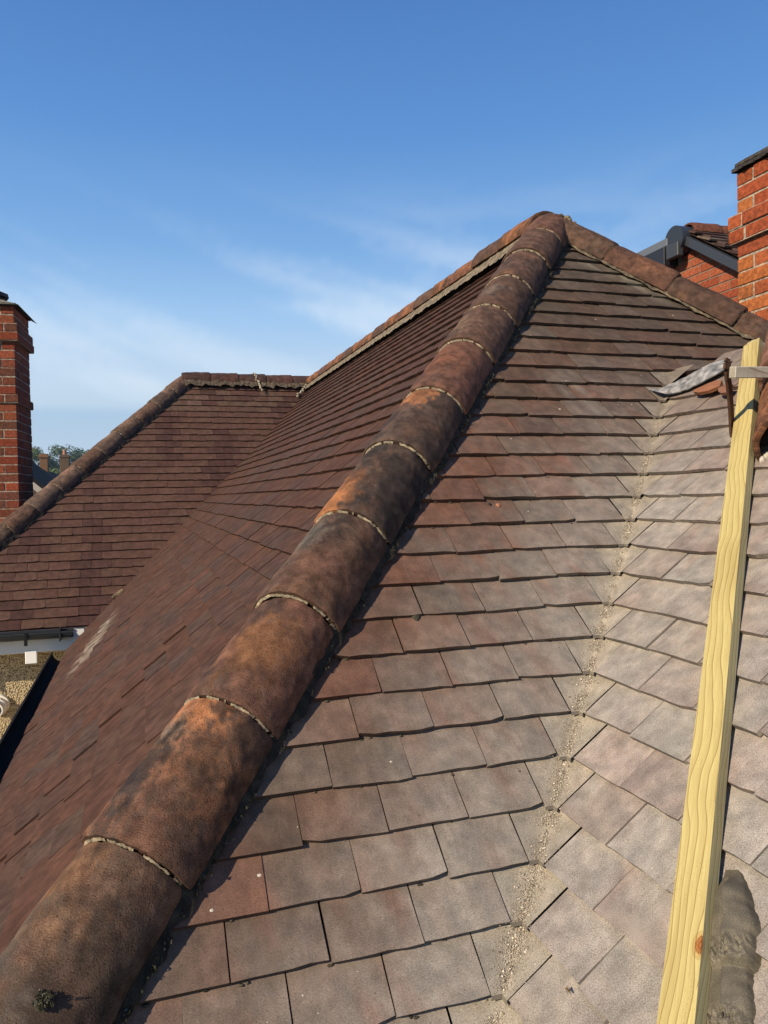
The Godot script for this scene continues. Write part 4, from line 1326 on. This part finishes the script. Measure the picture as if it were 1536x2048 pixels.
func small_house(label: String, at: Vector3, yaw: float, w: float, d: float, rise: float, eave: float, wallc: Color, roofc: Color, chims: Array) -> void:
	var o := thing("distant_house", label, "house", at, "houses on the far hillside")
	o.rotation.y = yaw
	# own axes: gable faces +z, ridge along z, base at y = 0
	var hw := w * 0.5
	var m := MB.new()
	for s: float in [1.0, -1.0]:
		var z := d * 0.5 * s
		m.quad(Vector3(-hw, 0, z), Vector3(hw, 0, z), Vector3(hw, eave, z), Vector3(-hw, eave, z), Vector3(0, 0, s), wallc)
		m.flat(Vector3(-hw, eave, z), Vector3(hw, eave, z), Vector3(0, eave + rise, z), Vector3(0, 0, s), wallc)
		m.quad(Vector3(hw * s, 0, -d * 0.5), Vector3(hw * s, 0, d * 0.5), Vector3(hw * s, eave, d * 0.5), Vector3(hw * s, eave, -d * 0.5), Vector3(s, 0, 0), wallc)
	put("wall", m.mesh(), mats.brick, o)
	m = MB.new()
	for s: float in [1.0, -1.0]:
		var dn := Vector3(s * hw, -rise, 0).normalized()
		var nn := Vector3(s * rise, hw, 0).normalized()
		var ln := Vector2(hw, rise).length() + 0.3
		m.box(Vector3(0, eave + rise + 0.06, 0) + dn * ln * 0.5, dn * ln * 0.5, nn * 0.07, Vector3(0, 0, d * 0.5 + 0.2), roofc)
	var roof := put("roof", m.mesh(), mats.tile, o)
	m = MB.new()
	for s: float in [1.0, -1.0]:
		var dn := Vector3(s * hw, -rise, 0).normalized()
		var nn := Vector3(s * rise, hw, 0).normalized()
		var ln := Vector2(hw, rise).length() + 0.3
		m.box(Vector3(0, eave + rise - 0.12, d * 0.5 + 0.18) + dn * ln * 0.5, dn * ln * 0.5, nn * 0.09, Vector3(0, 0, 0.03), gcol(0.42, 0.36, 0.30))
	put("barge_board", m.mesh(), mats.plain, o)
	for q in [-1, 1]:
		m = MB.new()
		m.bevel_box(Vector3(q * hw * 0.4, eave * 0.72, d * 0.5 + 0.02), Vector3(0.5, 0, 0), Vector3(0, 0.6, 0), Vector3(0, 0, 0.05), 0.02, gcol(0.7, 0.7, 0.68))
		var win := put("window", m.mesh(), mats.plain, o)
		m = MB.new()
		m.box(Vector3(q * hw * 0.4, eave * 0.72, d * 0.5 + 0.075), Vector3(0.42, 0, 0), Vector3(0, 0.52, 0), Vector3(0, 0, 0.008), gcol(0.04, 0.05, 0.06))
		put("pane", m.mesh(), mats.gloss, win)
	for c: Array in chims:
		m = MB.new()
		m.bevel_box(Vector3(c[0], eave + rise + c[2] * 0.5 - 0.5, c[1]), Vector3(c[3], 0, 0), Vector3(0, c[2] * 0.5 + 0.5, 0), Vector3(0, 0, c[3] * 1.3), 0.02, c[4])
		m.bevel_box(Vector3(c[0], eave + rise + c[2] - 0.15, c[1]), Vector3(c[3] + 0.05, 0, 0), Vector3(0, 0.06, 0), Vector3(0, 0, c[3] * 1.3 + 0.05), 0.01, c[4])
		var ch := put("chimney", m.mesh(), mats.brick, roof)
		m = MB.new()
		for q in int(c[5]):
			tube(m, Vector3(c[0], eave + rise + c[2], c[1] + (q - (c[5] - 1) * 0.5) * 0.35), Vector3(c[0], eave + rise + c[2] + 0.38, c[1] + (q - (c[5] - 1) * 0.5) * 0.35), 0.14, 0.11, gcol(0.34, 0.16, 0.09), 8)
		if c[5] > 0: put("chimney_pot", m.mesh(), mats.plain, roof)

func build_far_houses() -> void:
	var mauve := gcol(0.24, 0.16, 0.13)
	var slate := gcol(0.030, 0.027, 0.024)
	small_house("distant house with stout brick chimney on its gable, just right of the left chimney", v(-4.85, 1.55 - 8.0, 48.0), 0.0, 6.4, 9.0, 2.6, 5.4, mauve, gcol(0.05, 0.042, 0.042), [[0.05, 4.2, 0.95, 0.20, gcol(0.30, 0.16, 0.085), 0]])
	small_house("distant house whose dark roof runs down behind the left hip, nearest of the three", v(-5.25, 2.38 - 8.6, 31.0), 0.0, 9.0, 8.0, 4.0, 4.6, gcol(0.26, 0.18, 0.15), slate, [])
	small_house("distant house with slim weathered brick chimney and clay pot", v(-5.2, 1.2 - 8.0, 62.0), 0.0, 7.0, 9.0, 2.6, 5.4, gcol(0.25, 0.17, 0.13), gcol(0.06, 0.045, 0.042), [[0.18, 4.0, 2.05, 0.30, gcol(0.20, 0.13, 0.08), 1]])

# ---------------------------------------------------------------- trees
func tree(label: String, x: float, z: float, h: float, w: float, tint: Color, sd: int) -> void:
	var r := RandomNumberGenerator.new()
	r.seed = sd
	var gy := ground_height(x, z)
	var o := thing("hill_tree", label, "tree", Vector3(x, gy, -z), "trees along the far hill")
	var m := MB.new()
	tube(m, Vector3(0, -0.3, 0), Vector3(0.1, h * 0.55, 0), 0.03 * h, 0.016 * h, gcol(0.07, 0.055, 0.04), 8)
	for i in 5:
		var a := i * 1.3 + r.randf()
		tube(m, Vector3(0.05, h * (0.3 + 0.05 * i), 0), Vector3(cos(a) * w * 0.3, h * (0.6 + 0.05 * i), sin(a) * w * 0.3), 0.010 * h, 0.004 * h, gcol(0.07, 0.055, 0.04), 6)
	put("trunk", m.mesh(), mats.moss, o)
	m = MB.new()
	var lobes := []
	for i in 11:
		var a := r.randf() * TAU
		var q := sqrt(r.randf())
		lobes.append([Vector3(cos(a) * q * w * 0.36, h * r.randf_range(0.34, 0.84), sin(a) * q * w * 0.36), w * r.randf_range(0.16, 0.27)])
	lobes.append([Vector3(0, h * 0.84, 0), w * 0.2])
	for i in 2600:
		var L: Array = lobes[r.randi() % lobes.size()]
		var d := Vector3(r.randfn(), r.randfn(), r.randfn()).normalized()
		var p: Vector3 = L[0] + d * L[1] * pow(r.randf(), 0.35) * Vector3(1, 0.8, 1)
		var e := d.cross(Vector3(r.randfn(), r.randfn(), r.randfn())).normalized()
		var f := d.cross(e)
		var s := r.randf_range(0.10, 0.26)
		var k := tint * r.randf_range(0.7, 1.35)
		k.a = 1.0
		m.tri(p + e * s, p - e * s * 0.6 + f * s * 0.7, p - e * s * 0.5 - f * s * 0.8 + d * s * 0.3, d, d, d, Vector2.ZERO, Vector2.ZERO, Vector2.ZERO, k, k, k)
	put("crown", m.mesh(), mats.leaf, o)

func build_trees() -> void:
	var g1 := gcol(0.062, 0.100, 0.028); var g2 := gcol(0.085, 0.115, 0.032); var g3 := gcol(0.045, 0.080, 0.026); var g4 := gcol(0.12, 0.12, 0.035)
	var list := [
		["round dark green tree behind the slim distant chimney", -14.6, 150.0, 8.6, 7.0, g1],
		["broad dark tree on the skyline right of the slim distant chimney", -10.8, 152.0, 8.4, 7.4, g3],
		["low pale green tree behind the stout distant chimney", -17.6, 146.0, 8.0, 7.5, g2],
		["open topped skyline tree with gaps, rightmost above the left hip", -7.8, 158.0, 9.2, 6.0, g1],
		["leftmost skyline tree, beside the left brick chimney", -20.8, 150.0, 8.2, 7.0, g2],
		["yellowish tree low down beside the left hip tiles", -8.0, 118.0, 5.4, 7.5, g4],
		["olive tree low between the two distant chimneys", -12.6, 120.0, 4.6, 6.6, g2],
		["dark tree half hidden by the left hip tiles", -4.2, 150.0, 8.4, 7.4, g3]]
	var i := 0
	for t: Array in list:
		tree(t[0], t[1], t[2], t[3], t[4], t[5], 900 + i)
		i += 1

# ---------------------------------------------------------------- things lying on the roof
func build_loose_things() -> void:
	var T1 := Vector3(1.926, 0.451, 2.054)
	var e := Vector3(-0.606, -0.555, -0.570).normalized()
	var nB := Vector3(-sin(ga), cos(ga), 0)
	var l := nB.cross(e)
	if l.dot(Vector3(0.42, 0.385, -0.82)) < 0.0: l = -l
	l = l.normalized()
	# along a, across b, height over the tile plane w
	var at := func(a: float, b: float, w: float) -> Vector3: return vv(T1 + e * a + l * b + nB * (w - 0.04))
	var E := dv(e); var Lv := dv(l); var N := dv(nB)
	# timber
	var tb := thing("timber_batten", "long pale yellow timber batten lying straight up the dusty roof", "timber", at.call(1.2, 0.028, 0.0))
	var m := mb(tb)
	var len_n := 48
	var wdt := 0.0555
	for i in len_n:
		var a0 := -0.035 + 2.55 * i / len_n
		var a1 := -0.035 + 2.55 * (i + 1) / len_n
		for q: Array in [[0.0, wdt, 0.045, 0.045, N, 0.0], [wdt, wdt, 0.045, 0.019, Lv, 0.06], [0.0, 0.0, 0.045, 0.019, -Lv, 0.03], [0.0, wdt, 0.019, 0.019, -N, 0.03]]:
			var r0 := 0.0; var r1 := 0.0
			if i == 0: r0 = 0.0
			var p0: Vector3 = at.call(a0 + r0, q[0], q[2]); var p1: Vector3 = at.call(a1 + r1, q[0], q[2])
			var p2: Vector3 = at.call(a1, q[1], q[3]); var p3: Vector3 = at.call(a0, q[1], q[3])
			var k := gcol(0.62, 0.515, 0.205) if q[5] == 0.0 else gcol(0.55, 0.50, 0.27)
			var u0: float = q[5] / 0.1; var u1: float = (q[5] + (wdt if q[5] == 0.0 else 0.031)) / 0.1
			var v0 := (a0 + 0.03) / 2.4; var v1 := (a1 + 0.03) / 2.4
			m.tri(p0, p1, p2, q[4], q[4], q[4], Vector2(u0, v0), Vector2(u0, v1), Vector2(u1, v1), k, k, k)
			m.tri(p0, p2, p3, q[4], q[4], q[4], Vector2(u0, v0), Vector2(u1, v1), Vector2(u1, v0), k, k, k)
	# sawn top end, a little ragged
	var rg := [0.008, -0.002, -0.006, 0.004, 0.006]
	for i in 4:
		var b0 := wdt * i / 4.0; var b1 := wdt * (i + 1) / 4.0
		var t0: Vector3 = at.call(-0.035 - 0.012 + rg[i], b0, 0.0445); var t1: Vector3 = at.call(-0.035 - 0.012 + rg[i + 1], b1, 0.0445)
		m.quad(t0, t1, at.call(-0.034, b1, 0.0445), at.call(-0.034, b0, 0.0445), N, gcol(0.66, 0.57, 0.30))
		m.quad(t0, t1, at.call(-0.046, b1, 0.019), at.call(-0.046, b0, 0.019), -E, gcol(0.55, 0.45, 0.22))
	put("timber", m.mesh(), mats.wood, tb)
	# half-round tiles set in line right of the timber
	for i in 2:
		var a0 := 0.36 - i * 0.37
		var o := thing("half_round_tile", ["streaked orange half round ridge tile lying against the timber", "paler ridge tile above the streaked orange one, behind the grey bar"][i], "roof tile", at.call(a0 + 0.15, 0.17, 0.0), "")
		m = mb(o)
		var ora := hip_colour(gcol(0.16, 0.075, 0.045), [[0.4, 0.7, 0.8, gcol(0.42, 0.17, 0.07), 0.8], [0.5, 1.0, 0.25, gcol(0.10, 0.06, 0.05), 0.6], [0.5, -0.3, 0.5, gcol(0.40, 0.17, 0.08), 0.6]], 4.0 + i)
		if i == 1: ora = hip_colour(gcol(0.34, 0.17, 0.11), [], 8.0)
		half_round(m, at.call(a0, 0.170, -0.005), at.call(a0 + 0.335, 0.170, 0.004), N, 0.108, ora)
		put("tile", m.mesh(), mats.hip, o)
		m = mb(o)
		for q in 26:
			lump(m, at.call(a0 + 0.34 + rng.randfn() * 0.004, 0.17 + lerpf(-0.095, 0.095, q / 25.0), 0.012) , Vector3(0.008, 0.012, 0.008), jit(gcol(0.55, 0.5, 0.42), 0.2), 0.4, 40.0, 6)
		put("mortar_edge", m.mesh(), mats.mortar, o)
	# wet mortar
	var mo := thing("mortar_heap", "wet grey brown mortar trowelled along the right side of the timber", "mortar", at.call(2.1, 0.085, 0.0))
	m = mb(mo)
	var pts := []; var uvs := []; var cols := []
	var na := 150; var nb := 44
	for j in na:
		var a := lerpf(1.865, 2.36, j / float(na - 1))
		var hump := smoothstep(1.865, 1.925, a) * (1.0 - 0.75 * smoothstep(2.016, 2.024, a)) 
		if a > 2.018: hump = maxf(hump, 0.62 + 0.10 * sin((a - 2.018) * 20.0))
		var wid := 0.012 + 0.048 * sqrt(clampf((a - 1.862) / 0.10, 0.0, 1.0))
		if a > 2.018: wid = 0.058 + 0.003 * sin(a * 40.0)
		for i in nb:
			var f := i / float(nb - 1)
			var b := wdt + 0.0008 + f * wid
			b += (nf.get_noise_2d(a * 26.0, 3.0) * 0.005 + nf.get_noise_2d(a * 90.0, 8.0) * 0.0015) * f
			var crumb := smoothstep(1.975, 2.0, a) * (1.0 - smoothstep(2.010, 2.020, a)) + smoothstep(2.068, 2.085, a) * (1.0 - smoothstep(2.13, 2.15, a)) * 0.9
			var dome := sqrt(maxf(0.0, 1.0 - pow((f - 0.42) / 0.60, 2.0)))
			var w := 0.006 + hump * (0.034 * dome)
			if f < 0.30: w = minf(w, 0.006 + hump * 0.021) if hump > 0.2 else w
			if f >= 0.30 and f < 0.36: w = lerpf(0.006 + hump * 0.021, w, (f - 0.30) / 0.06)
			w += nf.get_noise_2d(a * 22.0, b * 30.0) * 0.0022 * f + nz.get_noise_2d(a * 90.0, b * 90.0) * 0.0085 * crumb
			var crack := absf(nf.get_noise_2d(a * 38.0 + 5.0, b * 38.0))
			if crumb > 0.2 and crack < 0.05: w -= 0.010 * crumb
			w -= 0.012 * smoothstep(0.93, 1.0, f)
			pts.append(at.call(a, b, w)); uvs.append(Vector2(a, b))
			cols.append(mixc(gcol(0.18, 0.155, 0.112), gcol(0.235, 0.205, 0.15), 0.4 + nf.get_noise_2d(a * 20.0, b * 20.0) * 0.5 + crumb * 0.5))
	m.grid(pts, uvs, cols, nb, na, func(_q): return N)
	for j in na - 1:
		var p: Vector3 = pts[j * nb + nb - 1]; var q: Vector3 = pts[(j + 1) * nb + nb - 1]
		m.quad(p, q, q - N * 0.02, p - N * 0.02, Lv, gcol(0.11, 0.095, 0.065))
	for i in nb - 1:
		var p: Vector3 = pts[i]; var q: Vector3 = pts[i + 1]
		m.quad(p, q, q - N * 0.02, p - N * 0.02, -E, gcol(0.12, 0.10, 0.07))
	put("mortar", m.mesh(), mats.wet_mortar, mo)
	m = mb(mo)
	for i in 26:
		var a := 1.998 + rng.randfn() * 0.012
		var b := wdt + rng.randf_range(0.012, 0.056)
		lump(m, at.call(a, b, rng.randf_range(0.008, 0.020)), Vector3.ONE * rng.randf_range(0.0025, 0.0055), jit(gcol(0.18, 0.155, 0.11), 0.1), 0.45, 40.0, 10)
	put("mortar_crumbs", m.mesh(), mats.wet_mortar, mo).set_meta("kind", "stuff")
	# rusty strap and the grey bar it carries
	var st := thing("rusty_strap", "bent rusty iron strap standing beside the top of the timber", "iron strap", v(1.644, 0.166, 1.803))
	m = mb(st)
	var path := [Vector3(1.650, 0.150, 1.805), Vector3(1.640, 0.176, 1.797), Vector3(1.615, 0.222, 1.772), Vector3(1.585, 0.268, 1.743), Vector3(1.558, 0.305, 1.720), Vector3(1.5445, 0.328, 1.708), Vector3(1.5435, 0.345, 1.706), Vector3(1.546, 0.356, 1.707)]
	var wd := [0.010, 0.012, 0.0145, 0.0155, 0.0155, 0.015, 0.011, 0.007]
	for i in path.size() - 1:
		var p: Vector3 = vv(path[i]); var q: Vector3 = vv(path[i + 1])
		var ax := (q - p).normalized()
		var sd := ax.cross(Vector3(0.25, 0.25, 1)).normalized()
		var th := ax.cross(sd) * 0.0035
		for s: float in [-1.0, 1.0]:
			m.quad(p - sd * wd[i] + th * s, p + sd * wd[i] + th * s, q + sd * wd[i + 1] + th * s, q - sd * wd[i + 1] + th * s, th * s, jit(gcol(0.13, 0.062, 0.035), 0.2))
			m.quad(p + sd * wd[i] * s - th, p + sd * wd[i] * s + th, q + sd * wd[i + 1] * s + th, q + sd * wd[i + 1] * s - th, sd * s, jit(gcol(0.16, 0.08, 0.045), 0.2))
	put("strap", m.mesh(), mats.mortar, st)
	var br := thing("grey_bar", "weathered grey wooden bar across the top of the timber", "wooden bar", v(1.70, 0.318, 1.71))
	m = mb(br)
	var b0 := Vector3(1.552, 0.318, 1.705); var b1 := Vector3(1.86, 0.330, 1.722)
	m.bevel_box(vv((b0 + b1) * 0.5), dv(b1 - b0) * 0.5, Vector3(0, 0.0155, 0.002), Vector3(-0.001, -0.003, 0.021), 0.002, gcol(0.50, 0.48, 0.41), Vector2(0.2, 0.1))
	put("bar", m.mesh(), mats.old_wood, br)
	# lead at the head of the valley
	var ld := thing("lead_flashing", "crumpled pale lead flashing at the head of the valley", "flashing", v(1.88, 0.37, 2.35))
	m = mb(ld)
	var ua := [Vector3(1.81, 0.372, 2.400), Vector3(1.848, 0.372, 2.380), Vector3(1.890, 0.396, 2.330), Vector3(1.922, 0.425, 2.270), Vector3(1.940, 0.440, 2.225), Vector3(1.955, 0.450, 2.140)]
	var la := [Vector3(1.812, 0.358, 2.365), Vector3(1.828, 0.340, 2.318), Vector3(1.830, 0.338, 2.275), Vector3(1.838, 0.345, 2.220), Vector3(1.856, 0.362, 2.165), Vector3(1.895, 0.398, 2.105)]
	pts = []; uvs = []; cols = []
	var nu := 26; var nv := 8
	for j in nv:
		for i in nu:
			var t := i / float(nu - 1) * 5.0
			var k := mini(int(t), 4)
			var p: Vector3 = ua[k].lerp(ua[k + 1], t - k).lerp(la[k].lerp(la[k + 1], t - k), j / float(nv - 1))
			p += nB * (0.003 + nf.get_noise_2d(i * 0.35, j * 0.4) * 0.004 + (0.004 if j == nv - 1 else 0.0))
			pts.append(vv(p)); uvs.append(Vector2(i * 0.02, j * 0.02)); cols.append(mixc(gcol(0.60, 0.585, 0.55), gcol(0.46, 0.43, 0.38), 0.5 + nz.get_noise_2d(i * 0.4, j * 0.4) * 1.5))
	m.grid(pts, uvs, cols, nu, nv, func(_q): return N)
	for i in nu - 1:
		var p: Vector3 = pts[(nv - 1) * nu + i]; var q: Vector3 = pts[(nv - 1) * nu + i + 1]
		m.quad(p, q, q - N * 0.004, p - N * 0.004, -Lv, gcol(0.2, 0.2, 0.2))
	put("lead_sheet", m.mesh(), mats.lead, ld)
	# broken tile pieces on the top course
	var frag := [["broken orange tile fragment beside the lead flashing", Vector3(1.822, 0.330, 2.085), Vector2(0.075, 0.032), 0.15, gcol(0.40, 0.17, 0.09)], ["small broken pink tile fragment nearest the rusty strap", Vector3(1.800, 0.309, 1.985), Vector2(0.045, 0.026), -0.35, gcol(0.34, 0.16, 0.10)]]
	for f: Array in frag:
		var fr := thing("tile_fragment", f[0], "broken tile", vv(f[1]))
		m = mb(fr)
		var uu := dv(Vector3(0, 0, -1)).rotated(N, f[3]); var dd := uu.cross(N)
		var c: Vector3 = vv(f[1] + nB * 0.015)
		var ring := []
		for i in 9:
			var a := TAU * i / 9.0
			ring.append(c + uu * cos(a) * f[2].x * (0.8 + 0.35 * nf.get_noise_1d(i * 2.3 + f[3] * 9.0)) + dd * sin(a) * f[2].y * (0.8 + 0.35 * nf.get_noise_1d(i * 1.7 + 7.0)))
		for i in 9:
			var p: Vector3 = ring[i]; var q: Vector3 = ring[(i + 1) % 9]
			m.flat(c + N * 0.003, p, q, N, jit(f[4], 0.1))
			m.quad(p, q, q - N * 0.012, p - N * 0.012, (p + q) * 0.5 - c, f[4].darkened(0.2))
		put("fragment", m.mesh(), mats.hip, fr)
	# a small winged insect on the tile by the bottom edge
	var ic: Vector3 = at.call(2.060, -0.1817, 0.016)
	var ins := thing("insect", "small dark winged insect resting on a dusty tile by the bottom edge", "insect", ic)
	m = MB.new()
	var dirn := (E * 0.6 + Lv * 0.8).normalized()
	var sdn := dirn.cross(N).normalized()
	var prof := [[-0.0065, 0.0004], [-0.005, 0.0011], [-0.003, 0.0014], [-0.0012, 0.0007], [0.0, 0.0013], [0.0018, 0.0015], [0.003, 0.0008], [0.0040, 0.0011], [0.0052, 0.0005]]
	for i in prof.size() - 1:
		tube(m, dirn * prof[i][0] + N * 0.0018, dirn * prof[i + 1][0] + N * 0.0018, prof[i][1], prof[i + 1][1], gcol(0.05, 0.03, 0.012) if i % 2 == 0 else gcol(0.16, 0.10, 0.02), 8, i == 0 or i == prof.size() - 2)
	for s: float in [-1.0, 1.0]:
		for q in 3:
			var hip := dirn * (0.0018 - q * 0.0014) + N * 0.0016 + sdn * s * 0.001
			var knee := hip + sdn * s * 0.0025 + N * 0.001 + dirn * (0.001 - q * 0.001)
			tube(m, hip, knee, 0.0003, 0.00025, gcol(0.03, 0.02, 0.01), 5)
			tube(m, knee, knee + sdn * s * 0.0015 - N * 0.0027, 0.00025, 0.0002, gcol(0.03, 0.02, 0.01), 5)
		tube(m, dirn * 0.005 + N * 0.002, dirn * 0.0085 + N * 0.003 + sdn * s * 0.0012, 0.0002, 0.0001, gcol(0.03, 0.02, 0.01), 5)
	put("body", m.mesh(), mats.plain, ins)
	for s: float in [-1.0, 1.0]:
		m = MB.new()
		m.quad(dirn * 0.001 + N * 0.0032 + sdn * s * 0.0006, dirn * -0.006 + N * 0.0036 + sdn * s * 0.0008, dirn * -0.0075 + N * 0.0034 + sdn * s * 0.0026, dirn * -0.003 + N * 0.0034 + sdn * s * 0.0026, N, gcol(0.16, 0.11, 0.06))
		put("wing", m.mesh(), mats.moss, ins)
